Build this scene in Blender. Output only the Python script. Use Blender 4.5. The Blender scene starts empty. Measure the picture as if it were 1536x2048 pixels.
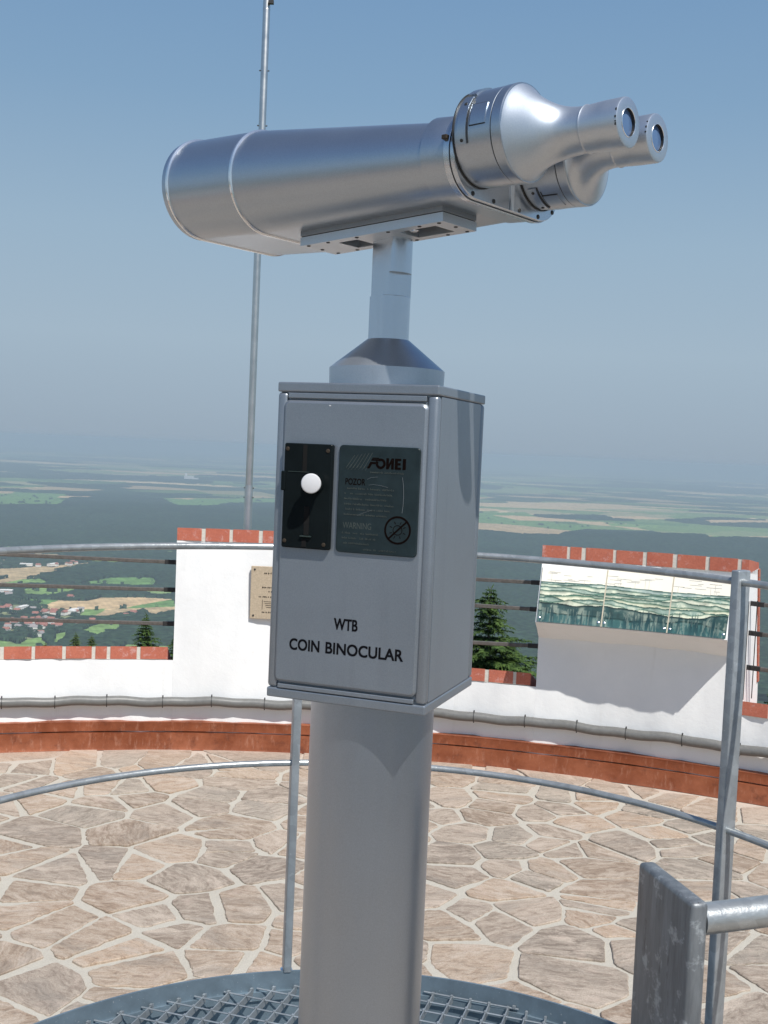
import bpy, bmesh, math, random
import numpy as np
from math import sin, cos, tan, pi, radians, sqrt, hypot, atan2
from mathutils import Vector, Matrix

# ------------------------------------------------------------------ scene, camera, light
S = bpy.context.scene
COL = S.collection
EZ = 2.6                                     # eye height above the tower floor (z = 0)

cam_d = bpy.data.cameras.new("camera")
cam = bpy.data.objects.new("camera", cam_d)
COL.objects.link(cam)
cam_d.sensor_fit = 'HORIZONTAL'
cam_d.sensor_width = 36.0
cam_d.lens = 2250 / 1536 * 36.0
cam_d.clip_start = 0.05
cam_d.clip_end = 200000
PITCH, ROLL = 0.0548178, 0.0434173
_f = Vector((0, cos(PITCH), -sin(PITCH)))
_u0 = Vector((0, sin(PITCH), cos(PITCH)))
_r0 = Vector((1, 0, 0))
_u = _u0 * cos(ROLL) - _r0 * sin(ROLL)
_r = _r0 * cos(ROLL) + _u0 * sin(ROLL)
_m = Matrix((_r, _u, -_f)).transposed().to_4x4()
_m.translation = Vector((0, 0, EZ))
cam.matrix_world = _m
S.camera = cam

SUN_AZ, SUN_EL = radians(30), radians(55)    # azimuth to the right of straight behind the camera
SUN = Vector((sin(SUN_AZ) * cos(SUN_EL), -cos(SUN_AZ) * cos(SUN_EL), sin(SUN_EL)))
sun_d = bpy.data.lights.new("sun", 'SUN')
sun_d.energy = 4.2
sun_d.angle = radians(0.53)
sun_d.color = (1.0, 0.965, 0.91)
sun_o = bpy.data.objects.new("sun", sun_d)
COL.objects.link(sun_o)
sun_o.rotation_euler = SUN.to_track_quat('Z', 'Y').to_euler()

W = bpy.data.worlds.new("World")
S.world = W
W.use_nodes = True
wn = W.node_tree
wn.nodes.clear()
sky = wn.nodes.new("ShaderNodeTexSky")
sky.sky_type = 'NISHITA'
sky.sun_disc = False
sky.sun_elevation = SUN_EL
sky.sun_rotation = math.atan2(SUN.x, SUN.y)
sky.altitude = 1000
sky.air_density = 1.0
sky.dust_density = 0.8
sky.ozone_density = 1.5
bg = wn.nodes.new("ShaderNodeBackground")
SKY_STRENGTH = 0.105
bg.inputs['Strength'].default_value = SKY_STRENGTH
wo = wn.nodes.new("ShaderNodeOutputWorld")
# a summer haze layer low in the sky: the radiance falls off to grey-blue towards the horizon
geo_w = wn.nodes.new("ShaderNodeTexCoord"); sepw = wn.nodes.new("ShaderNodeSeparateXYZ"); wn.links.new(geo_w.outputs['Generated'], sepw.inputs[0])
low = wn.nodes.new("ShaderNodeValToRGB"); wn.links.new(sepw.outputs['Z'], low.inputs[0])
cr = low.color_ramp
for p_, c_ in ((0.0, (.262, .328, .400)), (.03, (.278, .352, .428)), (.09, (.300, .390, .474)), (.18, (.262, .370, .478)), (.29, (.186, .304, .448)), (.42, (.134, .248, .418)), (.55, (.11, .21, .40))):
    if p_ in (0.0,): e_ = cr.elements[0]; e_.position = p_
    else: e_ = cr.elements.new(p_)
    e_.color = (*c_, 1)
cr.elements[-1].color = (.14, .26, .50, 1)
sc_w = wn.nodes.new("ShaderNodeVectorMath"); sc_w.operation = 'SCALE'; sc_w.inputs['Scale'].default_value = 1 / SKY_STRENGTH
wn.links.new(low.outputs[0], sc_w.inputs[0])
fade = wn.nodes.new("ShaderNodeMapRange"); wn.links.new(sepw.outputs['Z'], fade.inputs[0]); fade.inputs[1].default_value = .40; fade.inputs[2].default_value = .75
mx_w = wn.nodes.new("ShaderNodeMix"); mx_w.data_type = 'RGBA'
wn.links.new(fade.outputs[0], mx_w.inputs[0]); wn.links.new(sc_w.outputs[0], mx_w.inputs[6]); wn.links.new(sky.outputs[0], mx_w.inputs[7])
wn.links.new(mx_w.outputs[2], bg.inputs[0])
wn.links.new(bg.outputs[0], wo.inputs[0])

S.view_settings.view_transform = 'Standard'
S.view_settings.look = 'None'
S.view_settings.exposure = 0.28
S.view_settings.gamma = 1.0
S.render.engine = 'CYCLES'
S.cycles.max_bounces = 8
S.cycles.volume_bounces = 1

HAZE_DENSITY = 1.0e-4
HAZE_COLOR = (0.490, 0.600, 0.715)

# ------------------------------------------------------------------ helpers
def tag(o, label=None, cat=None, group=None, kind=None):
    if label: o['label'] = label
    if cat: o['category'] = cat
    if group: o['group'] = group
    if kind: o['kind'] = kind
    return o

def thing(name, label, cat, loc=(0, 0, 0), group=None, rz=0):
    o = bpy.data.objects.new(name, None)
    o.empty_display_size = 0.1
    COL.objects.link(o)
    o.location = loc
    o.rotation_euler = (0, 0, rz)
    return tag(o, label, cat, group)

def wloc(o):
    v = Vector((0, 0, 0))
    while o is not None:
        v += o.location
        o = o.parent
    return v

def link_mesh(name, me, mat, parent=None, smooth=False, angle=None):
    """me holds world coordinates; they are moved into the parent's frame (parents are unrotated here)"""
    o = bpy.data.objects.new(name, me)
    COL.objects.link(o)
    if parent is not None:
        off = wloc(parent)
        me.transform(Matrix.Translation(-off))
        o.parent = parent
    if mat is not None:
        for m_ in (mat if isinstance(mat, (list, tuple)) else [mat]):
            me.materials.append(m_)
    if smooth:
        me.polygons.foreach_set('use_smooth', [len(p.vertices) <= 4 for p in me.polygons])
        if angle:
            bm = bmesh.new(); bm.from_mesh(me)
            for e in bm.edges:
                if len(e.link_faces) == 2 and e.calc_face_angle(0) > radians(angle):
                    e.smooth = False
            bm.to_mesh(me); bm.free()
    me.update()
    return o

class MB:
    """collects shapes for ONE mesh"""
    def __init__(s):
        s.v = []; s.f = []; s.mi = []; s.cuts = []
    def add(s, vs, fs, mi=0):
        n = len(s.v); s.cuts.append((n, len(s.f)))
        s.v += [tuple(v) for v in vs]
        s.f += [tuple(i + n for i in f) for f in fs]
        s.mi += [mi] * len(fs)
    def box(s, c, ax, ay, az, mi=0):
        """centre, and three half-axis vectors"""
        c, ax, ay, az = map(Vector, (c, ax, ay, az))
        vs = [c + ax * i + ay * j + az * k for k in (-1, 1) for j in (-1, 1) for i in (-1, 1)]
        fs = [(0, 2, 3, 1), (4, 5, 7, 6), (0, 1, 5, 4), (2, 6, 7, 3), (0, 4, 6, 2), (1, 3, 7, 5)]
        if ax.cross(ay).dot(az) < 0: fs = [f[::-1] for f in fs]
        s.add(vs, fs, mi)
    def rbox(s, c, ax, ay, az, b, mi=0):
        """chamfered box: bevel b on every edge"""
        c = Vector(c); ax, ay, az = map(Vector, (ax, ay, az))
        bm = bmesh.new()
        bmesh.ops.create_cube(bm, size=2)
        L = [ax.length, ay.length, az.length]
        for v in bm.verts: v.co = Vector((v.co.x * L[0], v.co.y * L[1], v.co.z * L[2]))
        bmesh.ops.bevel(bm, geom=bm.edges[:], offset=b, segments=3, profile=0.5, affect='EDGES')
        ux, uy, uz = ax.normalized(), ay.normalized(), az.normalized()
        flip = ux.cross(uy).dot(uz) < 0
        vs = [c + ux * v.co.x + uy * v.co.y + uz * v.co.z for v in bm.verts]
        fs = [[v.index for v in f.verts] for f in bm.faces]
        if flip: fs = [f[::-1] for f in fs]
        bm.free()
        s.add(vs, fs, mi)
    def rings(s, rings, closed=True, caps=(True, True), mi=0):
        """loft through rings (equal lengths)"""
        n = len(rings[0]); vs = [p for r in rings for p in r]; fs = []
        for k in range(len(rings) - 1):
            for i in range(n if closed else n - 1):
                j = (i + 1) % n
                fs.append((k * n + i, k * n + j, (k + 1) * n + j, (k + 1) * n + i))
        if caps[0]: fs.append(tuple(range(n))[::-1])
        if caps[1]: fs.append(tuple((len(rings) - 1) * n + i for i in range(n)))
        s.add(vs, fs, mi)
    def lathe(s, o, ax, prof, n=48, caps=(True, True), mi=0):
        """prof = [(t, r)...] along the axis ax from o"""
        o = Vector(o); ax = Vector(ax).normalized()
        h = Vector((0, 0, 1)) if abs(ax.z) < 0.9 else Vector((1, 0, 0))
        e1 = ax.cross(h).normalized(); e2 = ax.cross(e1)
        s.rings([[o + ax * t + (e1 * cos(2 * pi * i / n) + e2 * sin(2 * pi * i / n)) * r for i in range(n)][::-1] for t, r in prof], True, caps, mi)
    def tube(s, pts, r, n=12, mi=0):
        pts = [Vector(p) for p in pts]
        rings = []
        for i, p in enumerate(pts):
            d = (pts[min(i + 1, len(pts) - 1)] - pts[max(i - 1, 0)]).normalized()
            h = Vector((0, 0, 1)) if abs(d.z) < 0.9 else Vector((1, 0, 0))
            e1 = d.cross(h).normalized(); e2 = d.cross(e1)
            rr = r[i] if isinstance(r, (list, tuple)) else r
            rings.append([p + (e1 * cos(2 * pi * k / n) + e2 * sin(2 * pi * k / n)) * rr for k in range(n)][::-1])
        s.rings(rings, True, (True, True), mi)
    def poly(s, pts, n, th, mi=0):
        """flat polygon pts extruded by th along n"""
        n = Vector(n); a = [Vector(p) for p in pts]; b = [p + n * th for p in a]; k = len(a)
        fs = [tuple(range(k))[::-1], tuple(range(k, 2 * k))] + [(i, (i + 1) % k, (i + 1) % k + k, i + k) for i in range(k)]
        s.add(a + b, fs, mi)
    def build(s, name, mat, parent=None, smooth=False, angle=30):
        me = bpy.data.meshes.new(name)
        me.from_pydata(s.v, [], s.f)
        me.polygons.foreach_set('material_index', s.mi)
        bm = bmesh.new(); bm.from_mesh(me); bmesh.ops.recalc_face_normals(bm, faces=bm.faces[:]); bm.to_mesh(me); bm.free()
        return link_mesh(name, me, mat, parent, smooth, angle)

def build_each(mb, name, mat, parent=None, smooth=False, angle=30):
    """every shape added to mb becomes an object of its own"""
    out = []
    for k, (v0, f0) in enumerate(mb.cuts):
        v1, f1 = mb.cuts[k + 1] if k + 1 < len(mb.cuts) else (len(mb.v), len(mb.f))
        q = MB(); q.v = mb.v[v0:v1]; q.f = [tuple(i - v0 for i in f) for f in mb.f[f0:f1]]; q.mi = [0] * len(q.f)
        out.append(q.build(name, mat, parent, smooth, angle))
    return out

def copy_tree(src, loc=None, scale=None, rz=None, label=None):
    def rec(o, par):
        c = o.copy(); COL.objects.link(c); c.parent = par
        for ch in [x for x in src_children if x.parent is o]: rec(ch, c)
        return c
    src_children = list(src.children_recursive)
    c = rec(src, None)
    if loc is not None: c.location = loc
    if scale is not None: c.scale = scale if hasattr(scale, '__len__') else (scale,) * 3
    if rz is not None: c.rotation_euler = (0, 0, rz)
    if label: c['label'] = label
    return c

# ------------------------------------------------------------------ node material helper
class NM:
    def __init__(s, name):
        s.m = bpy.data.materials.new(name); s.m.use_nodes = True
        s.t = s.m.node_tree; s.t.nodes.clear()
        s.out = s.t.nodes.new("ShaderNodeOutputMaterial")
        s.p = s.t.nodes.new("ShaderNodeBsdfPrincipled")
        s.t.links.new(s.p.outputs[0], s.out.inputs[0])
    def n(s, typ, **kw):
        nd = s.t.nodes.new("ShaderNode" + typ)
        for k, v in kw.items():
            if k.startswith('i_'): s.set(nd.inputs[k[2:].replace('_', ' ')], v)
            else: setattr(nd, k, v)
        return nd
    def set(s, inp, v):
        if isinstance(v, bpy.types.NodeSocket): s.t.links.new(v, inp)
        elif hasattr(v, '__len__') and len(v) == 3 and inp.type == 'RGBA': inp.default_value = (*v, 1)
        else: inp.default_value = v
    def P(s, **kw):
        for k, v in kw.items(): s.set(s.p.inputs[k.replace('_', ' ')], v)
        return s
    def coord(s, scale=(1, 1, 1), rot=(0, 0, 0), kind='Object'):
        tc = s.n('TexCoord'); mp = s.n('Mapping')
        s.t.links.new(tc.outputs[kind], mp.inputs[0]); mp.inputs['Scale'].default_value = scale; mp.inputs['Rotation'].default_value = rot
        return mp.outputs[0]
    def noise(s, vec, scale, detail=4, rough=0.55, out='Fac'):
        nd = s.n('TexNoise'); s.set(nd.inputs['Vector'], vec); nd.inputs['Scale'].default_value = scale
        nd.inputs['Detail'].default_value = detail; nd.inputs['Roughness'].default_value = rough
        return nd.outputs[out]
    def ramp(s, fac, stops, interp='LINEAR'):
        nd = s.n('ValToRGB'); s.set(nd.inputs[0], fac); cr = nd.color_ramp; cr.interpolation = interp
        while len(cr.elements) < len(stops): cr.elements.new(0.5)
        for e, (p, c_) in zip(cr.elements, stops):
            e.position = p; e.color = (*c_, 1) if hasattr(c_, '__len__') else (c_, c_, c_, 1)
        return nd.outputs[0]
    def mix(s, fac, a, b, mode='MIX'):
        nd = s.n('Mix', data_type='RGBA', blend_type=mode)
        s.set(nd.inputs[0], fac); s.set(nd.inputs[6], a); s.set(nd.inputs[7], b)
        return nd.outputs[2]
    def math(s, op, a, b=0.0, clamp=False):
        nd = s.n('Math', operation=op); nd.use_clamp = clamp
        s.set(nd.inputs[0], a); s.set(nd.inputs[1], b)
        return nd.outputs[0]
    def bump(s, h, strength=0.3, dist=0.01):
        nd = s.n('Bump'); nd.inputs['Strength'].default_value = strength; nd.inputs['Distance'].default_value = dist
        s.set(nd.inputs['Height'], h); s.t.links.new(nd.outputs[0], s.p.inputs['Normal'])
        return s

def m_silver(name, base=(0.50, 0.52, 0.55), rough=0.3, metal=0.92, vary=0.04, coat=0.0, runs=.16):
    m = NM(name); v = m.coord(); run = m.noise(m.coord((1, 1, .06)), 55, 5, .65)
    fl = m.noise(v, 900, 2, 0.6); big = m.noise(v, 9, 4, 0.6)
    c = m.mix(m.ramp(big, [(0.3, 0.0), (0.7, 1.0)]), [x * (1 - vary) for x in base], [min(1, x * (1 + vary)) for x in base])
    c = m.mix(0.10, c, m.ramp(fl, [(0.35, 0.25), (0.65, 0.8)]), 'OVERLAY')
    smudge = m.noise(v, 22, 6, .7)
    c = m.mix(m.ramp(run, [(.52, 0.0), (.72, runs)]), c, [x * .62 for x in base])
    r = m.math('ADD', m.math('ADD', m.math('MULTIPLY', big, 0.10), m.math('MULTIPLY', m.ramp(smudge, [(.4, 0.0), (.75, 1.0)]), 0.035)), rough - 0.07)
    m.P(Base_Color=c, Metallic=metal, Roughness=r)
    if coat:
        m.p.inputs['Coat Weight'].default_value = coat; m.p.inputs['Coat Roughness'].default_value = 0.22
    m.bump(fl, 0.012, 0.0006)
    return m.m

def m_plain(name, base, rough=0.5, metal=0.0, nscale=20, vary=0.1, bump=0.1, bdist=0.002):
    m = NM(name); v = m.coord(); n = m.noise(v, nscale, 5, 0.6)
    c = m.mix(m.ramp(n, [(0.3, 0.0), (0.7, 1.0)]), [x * (1 - vary) for x in base], [min(1, x * (1 + vary)) for x in base])
    m.P(Base_Color=c, Roughness=rough, Metallic=metal)
    if bump: m.bump(n, bump, bdist)
    return m.m

def m_galv(name, base=(0.36, 0.39, 0.41), rough=0.42, metal=0.5, scale=45, bump=0.25, sp_=.12):
    m = NM(name); v = m.coord(); vv = m.noise(v, 14, 4, 0.6)
    vo = m.n('TexVoronoi'); m.set(vo.inputs['Vector'], v); vo.inputs['Scale'].default_value = scale
    sp = m.n('SeparateColor'); m.t.links.new(vo.outputs['Color'], sp.inputs[0])
    c = m.mix(sp.outputs[0], [x * (1 - sp_) for x in base], [x * (1 + sp_) for x in base])
    c = m.mix(m.ramp(vv, [(0.35, 0.0), (0.7, 0.6)]), c, [x * 0.62 for x in base])
    fine = m.noise(v, 160, 3, 0.6)
    c = m.mix(m.ramp(fine, [(0.66, 0.0), (0.78, 0.7)]), c, (0.7, 0.72, 0.72))
    m.P(Base_Color=c, Metallic=metal, Roughness=m.math('ADD', m.math('MULTIPLY', sp.outputs[1], 0.07), rough - 0.03))
    m.bump(m.noise(v, 95, 5, 0.7), bump, 0.002)
    return m.m

def text_pts(body, xs=1.0):
    cu = bpy.data.curves.new("lettering", 'FONT'); cu.body = body; cu.size = 1.0; cu.extrude = 0
    cu.resolution_u = 4
    o = bpy.data.objects.new("lettering", cu); COL.objects.link(o)
    dg = bpy.context.evaluated_depsgraph_get(); dg.update()
    me = bpy.data.meshes.new_from_object(o.evaluated_get(dg))
    vs = [v.co.copy() for v in me.vertices]; fs = [tuple(p.vertices) for p in me.polygons]
    bpy.data.objects.remove(o); bpy.data.meshes.remove(me); bpy.data.curves.remove(cu)
    return vs, fs

def put_text(mb, body, o, ex, ey, n, width=None, height=None, bold=0.0, mi=0):
    """lettering fitted into width x height from the lower left corner o"""
    vs, fs = text_pts(body)
    x0 = min(v.x for v in vs); x1 = max(v.x for v in vs); y0 = min(v.y for v in vs); y1 = max(v.y for v in vs)
    sy = height / (y1 - y0); sx = (width / (x1 - x0)) if width else sy
    o, ex, ey, n = Vector(o), Vector(ex), Vector(ey), Vector(n)
    offs = [(0, 0)] if not bold else [(bold * i / 2, bold * j / 2) for i in range(3) for j in range(3)]
    for i, (dx, dy) in enumerate(offs):
        mb.add([o + ex * ((v.x - x0) * sx + dx) + ey * ((v.y - y0) * sy + dy) + n * (i * 0.00001) for v in vs], fs, mi)

# ------------------------------------------------------------------ materials
M_SIL = m_silver('silver_paint', (0.275, 0.305, 0.340), 0.42, 0.68)
M_SILB = m_silver('silver_lacquer_gloss', (0.42, 0.47, 0.53), 0.33, 0.93, vary=.02, coat=.2, runs=.03)
M_COLM = m_silver('column_lacquer', (0.39, 0.43, 0.48), 0.37, 0.95, vary=.015, runs=.02)
M_TURN = m_silver('turned_silver', (0.56, 0.605, 0.655), 0.42, coat=.15, runs=.04)
M_NECK = m_silver('satin_silver', (0.56, 0.61, 0.67), 0.25, .95)
M_BRIGHT = m_silver('bright_rim', (0.85, 0.86, 0.87), 0.2)
M_BLACK = m_plain('black_plastic', (0.007, 0.010, 0.011), 0.16, vary=0.2, bump=0.02)
M_DARK = m_plain('dark_screw', (0.03, 0.03, 0.03), 0.5)
M_BRASSY = m_plain('dull_brass_screw', (0.045, 0.032, 0.02), 0.6, 0.3)
M_WHITEP = m_plain('white_button_plastic', (0.60, 0.60, 0.61), 0.35, vary=0.02)
M_SIGN = m_plain('slate_sign', (0.018, 0.029, 0.033), 0.30, nscale=60, vary=0.2, bump=0.05)
M_INK = m_plain('black_ink', (0.006, 0.006, 0.008), 1.0, bump=0)
M_INK.node_tree.nodes['Principled BSDF'].inputs['Specular IOR Level'].default_value = 0.1
M_INKB = m_plain('brown_ink', (0.006, 0.003, 0.0025), 1.0, bump=0)
M_INKB.node_tree.nodes['Principled BSDF'].inputs['Specular IOR Level'].default_value = 0.05
M_INKG = m_plain('faint_lettering', (0.050, 0.062, 0.056), 0.5, vary=0.4, bump=0)
M_INKS = m_plain('scratch', (0.16, 0.18, 0.19), 0.5, bump=0)
M_SIGN.node_tree.nodes['Principled BSDF'].inputs['Specular IOR Level'].default_value = 0.18
M_BLACK.node_tree.nodes['Principled BSDF'].inputs['Specular IOR Level'].default_value = 0.06
def m_lens():
    m = NM('lens_glass'); m.P(Base_Color=(0.09, 0.16, 0.30), Roughness=0.10, Metallic=0.0)
    m.p.inputs['IOR'].default_value = 1.5
    return m.m
M_LENS = m_lens()

# ------------------------------------------------------------------ coin binocular
AX = Vector((-0.00328, 1.1856, 0)); YAW = 0.3537
BT = Vector((cos(YAW), -sin(YAW), 0)); BN = Vector((-sin(YAW), -cos(YAW), 0)); UZ = Vector((0, 0, 1))
B0 = Vector((-0.1121, 1.1368, EZ))            # front face, left edge, at eye height
BW, BD = 0.1704, 0.167
BZT, BZB = 0.0643, -0.2557
GZ = EZ - 1.425                               # top of the grating
bino = thing('coin_binocular', 'silver coin operated viewing binocular on a round column standing on the metal grating', 'binocular', (AX.x, AX.y, GZ))

mb = MB(); mb.lathe((AX.x, AX.y, 0), (0, 0, 1), [(GZ, .0655), (EZ + BZB + .002, .0655)], 96); mb.build('column', M_COLM, bino, True)
mb = MB(); mb.lathe((AX.x, AX.y, 0), (0, 0, 1), [(GZ, .11), (GZ + .010, .11), (GZ + .012, .108)], 64)
mb.build('base_flange', M_SIL, bino, True); mb = MB()
for k in range(6):
    a = k * pi / 3; mb.lathe((AX.x + .088 * cos(a), AX.y + .088 * sin(a), GZ + .011), (0, 0, 1), [(0, .009), (.008, .009)], 6)
build_each(mb, 'flange_bolt', M_SIL, bino)

def fp(t, z, n=0.0):
    """point on the front face: t from the left edge, z from eye height, n outwards"""
    return B0 + BT * t + UZ * z + BN * n
boxc = fp(BW / 2, 0) - BN * (BD / 2)
ZM, ZH = EZ + (BZT + BZB) / 2, (BZT - BZB) / 2
mb = MB()
core = Vector((boxc.x, boxc.y, ZM))
mb.box(core, BT * (BW / 2 - .0035), BN * (BD / 2 - .0035), UZ * (ZH - .0095))
coin_box = mb.build('coin_box', M_SIL, bino)
# side sheets
mb = MB()
for s, ax_, L, off in ((1, BT, BD, BW), (-1, BT, BD, BW)):
    mb.rbox(core + BT * s * (BW / 2 - .0035), BT * .0025, BN * (BD / 2 - .0135), UZ * (ZH - .0105), .0006)
mb.rbox(core - BN * (BD / 2 - .0035), BT * (BW / 2 - .0135), BN * .0025, UZ * (ZH - .0105), .0006)
mb.build('side_panel', M_SIL, coin_box)
for zc in (BZT - .005, BZB + .005):
    mb = MB(); mb.rbox((boxc.x, boxc.y, EZ + zc), BT * (BW / 2), BN * (BD / 2), UZ * .0049, .0016)
    mb.build('end_cap', M_SIL, coin_box)
# seam strips on the caps, then the extruded corner posts
for st in (-1, 1):
    for sn in (-1, 1):
        mb = MB(); mb.rbox(core + BT * st * (BW / 2 - .0058) + BN * sn * (BD / 2 - .0058), BT * .0057, BN * .0057, UZ * (ZH - .0102), .0038)
        mb.build('corner_post', M_SIL, coin_box, True, 60)
# frame members between posts on the front
for z0, z1 in ((.0535, .0482), (-.2408, -.2452)):
    mb = MB(); mb.rbox(fp(BW / 2, (z0 + z1) / 2, -.0012), BT * (BW / 2 - .0122), BN * .0018, UZ * (abs(z0 - z1) / 2), .0008); mb.build('door_frame', M_SIL, coin_box)
# door with rounded corners
def rrect(t0, t1, z0, z1, r, n0, seg=6):
    pts = []
    for cx_, cz_, a0 in ((t1 - r, z1 - r, 0), (t0 + r, z1 - r, 90), (t0 + r, z0 + r, 180), (t1 - r, z0 + r, 270)):
        for k in range(seg + 1):
            a = radians(a0 + 90 * k / seg); pts.append(fp(cx_ + r * cos(a), cz_ + r * sin(a), n0))
    return pts
def plate(name, t0, t1, z0, z1, r, n0, n1, bev, mat, parent):
    mb = MB()
    mb.rings([rrect(t0, t1, z0, z1, r, n0), rrect(t0, t1, z0, z1, r, n1 - bev), rrect(t0 + bev * .35, t1 - bev * .35, z0 + bev * .35, z1 - bev * .35, r, n1 - bev * .3), rrect(t0 + bev, t1 - bev, z0 + bev, z1 - bev, max(r - bev, .0004), n1)])
    return mb.build(name, mat, parent, True, 50)
door = plate('door', .0072, .1612, -.2395, .0470, .007, -.003, .0016, .0036, M_SIL, bino)
DN = .0016
mb = MB()
put_text(mb, 'WTB', fp(.0722, -.1800, DN + .0002), BT, UZ, BN, .0248, .0110, .0007)
put_text(mb, 'COIN', fp(.0245, -.2048, DN + .0002), BT, UZ, BN, .0325, .0112, .0007)
put_text(mb, 'BINOCULAR', fp(.0642, -.2048, DN + .0002), BT, UZ, BN, .0815, .0112, .0007)
mb.build('lettering', M_INK, door)
mb = MB()
for k in range(2): mb.lathe(fp(.058, .0415 - k * .0, DN) + BT * (.001 * k), BN, [(0, .0006), (.0002, .0004)], 8)
mb.build('paint_chip', M_WHITEP, door)

# coin mechanism
MN = DN + .0058
mech = plate('coin_mechanism', .0136, .0654, -.1012, .0033, .002, DN, MN, .0010, M_BLACK, bino)
mb = MB()
mb.rbox(fp(.0362, -.0115, MN), BT * .0022, BN * .0004, UZ * .0135, .0003)
mb.rbox(fp(.0405, -.0735, MN), BT * .0028, BN * .0004, UZ * .0145, .0003)
mb.rbox(fp(.0385, -.0955, MN), BT * .0024, BN * .0004, UZ * .0040, .0003)
build_each(mb, 'coin_slot', m_plain('slot_black', (0.0008, 0.0008, 0.0008), 1.0, bump=0), mech)
mb = MB(); mb.rbox(fp(.0405, -.0888, MN + .0012), BT * .0060, BN * .0012, UZ * .0006, .0003)
mb.rbox(fp(.0300, -.0250, MN + .0002), BT * .0115, BN * .0003, UZ * .0003, .0001)
build_each(mb, 'slot_lip', m_plain('lip_plastic', (0.03, 0.045, 0.04), 0.3), mech)
mb = MB(); mb.rbox(fp(.0138, -.0345, MN - .001), BT * .0024, BN * .0028, UZ * .0098, .0012); mb.build('side_tab', M_BLACK, mech)
for t_, z_ in ((.0172, -.0025), (.0608, -.0032), (.0172, -.0945), (.0600, -.0960)):
    mb = MB(); mb.lathe(fp(t_, z_, MN - .0002), BN, [(0, .0021), (.0006, .0021), (.0009, .0014)], 14); mb.build('screw', M_BRASSY, mech, True)
kb = fp(.0478, -.0355, MN); kd = (BT * .0012 + BN * .011); kh = kb + kd
mb = MB(); mb.tube([kb - kd * .05, kb + kd * .3], [.0105, .0100], 28); mb.tube([kb, kh], [.0068, .0068], 24); mb.build('knob_stem', M_BLACK, mech, True)
mb = MB(); kn = (BN * .92 + BT * .38).normalized(); mb.lathe(kh - kn * .002, kn, [(0, .0094), (.0062, .0098), (.0074, .0092), (.0078, .0082), (.0078, .0001)], 48); mb.build('knob', M_WHITEP, mech, True)

# information sign
SN = DN + .0022
sign = plate('information_sign', .0713, .1556, -.1022, .0036, .0042, DN, SN, .0006, M_SIGN, bino)
TN = SN + .00015
def fpoly(mb, pts, n0=TN, th=.0001):
    mb.poly([fp(t, z, n0) for t, z in pts], BN, th)
def bar2(mb, p, q, w, n0=TN):
    p = Vector((p[0], p[1])); q = Vector((q[0], q[1])); d = (q - p).normalized(); e = Vector((-d.y, d.x)) * (w / 2)
    fpoly(mb, [tuple(p + e), tuple(p - e), tuple(q - e), tuple(q + e)], n0)
def arc2(mb, c, r, w, a0=0, a1=360, n=40, n0=TN):
    for k in range(n):
        A = radians(a0 + (a1 - a0) * k / n); B = radians(a0 + (a1 - a0) * (k + 1) / n)
        fpoly(mb, [(c[0] + (r - w / 2) * cos(A), c[1] + (r - w / 2) * sin(A)), (c[0] + (r + w / 2) * cos(A), c[1] + (r + w / 2) * sin(A)),
                   (c[0] + (r + w / 2) * cos(B), c[1] + (r + w / 2) * sin(B)), (c[0] + (r - w / 2) * cos(B), c[1] + (r - w / 2) * sin(B))], n0)
mb = MB(); lx, lz, hh = .1010, -.0182, .0106
def L(pts): fpoly(mb, [(lx + x * hh, lz + y * hh) for x, y in pts])
L([(0, 0), (.28, 0), (.52, .42), (.95, .42), (1.02, .60), (.34, .60)])            # slanted F
L([(.40, .72), (1.22, .72), (1.10, .86), (.47, .86)]); L([(.50, .90), (1.25, .90), (1.12, 1.0), (.55, 1.0)])
for (a0, a1) in ((-210, 120),):
    arc2(mb, (lx + 1.36 * hh, lz + .47 * hh), .37 * hh, .22 * hh, a0, a1, 36)      # O, open at the upper left
L([(1.90, 0), (2.15, 0), (2.15, 1.0), (1.90, 1.0)]); L([(2.40, 0), (2.64, 0), (2.64, 1.0), (2.40, 1.0)]); L([(2.151, .02), (2.399, .56), (2.399, .98), (2.151, .44)])   # notched M
L([(2.74, 0), (3.34, 0), (3.34, .2), (3.02, .2), (3.02, .4), (3.30, .4), (3.30, .6), (3.02, .6), (3.02, .8), (3.34, .8), (3.34, 1.0), (2.74, 1.0)])
L([(3.50, 0), (3.80, 0), (3.80, 1.0), (3.50, 1.0)])
sc = (.1357, -.0768)
arc2(mb, sc, .0128, .0018, n=56)
bar2(mb, (sc[0] - .0092, sc[1] - .0088), (sc[0] + .0092, sc[1] + .0088), .0016, TN + .0001)
arc2(mb, sc, .0046, .0006, n=30)
for k in range(8):
    a = radians(22 + 45 * k); bar2(mb, (sc[0] + .0062 * cos(a), sc[1] + .0062 * sin(a)), (sc[0] + .0088 * cos(a), sc[1] + .0088 * sin(a)), .0006)
put_text(mb, 'POZOR', fp(.0792, -.0352, TN), BT, UZ, BN, .0208, .0062, .0002)
mb.build('emblem', M_INKB, sign)
mb = MB()
put_text(mb, 'WARNING', fp(.0782, -.0782, TN), BT, UZ, BN, .0300, .0062)
for k in range(6):
    bar2(mb, (.0795 + .0037 * k, -.0185), (.0880 + .0037 * k, -.0060 + .0006 * k), .0005)
    bar2(mb, (.0811 + .0037 * k, -.0205), (.0850 + .0037 * k, -.0150), .0003)
rnd = random.Random(4)
rows = [(.0790, .1305, -.0395), (.0790, .1290, -.0445), (.0790, .1230, -.0497), (.0790, .1300, -.0549), (.0790, .1270, -.0600), (.0790, .1240, -.0651),
        (.0780, .1160, -.0835), (.0780, .1165, -.0885), (.0780, .1060, -.0935), (.1010, .1350, -.0988), (.1050, .1400, -.0228)]
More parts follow.
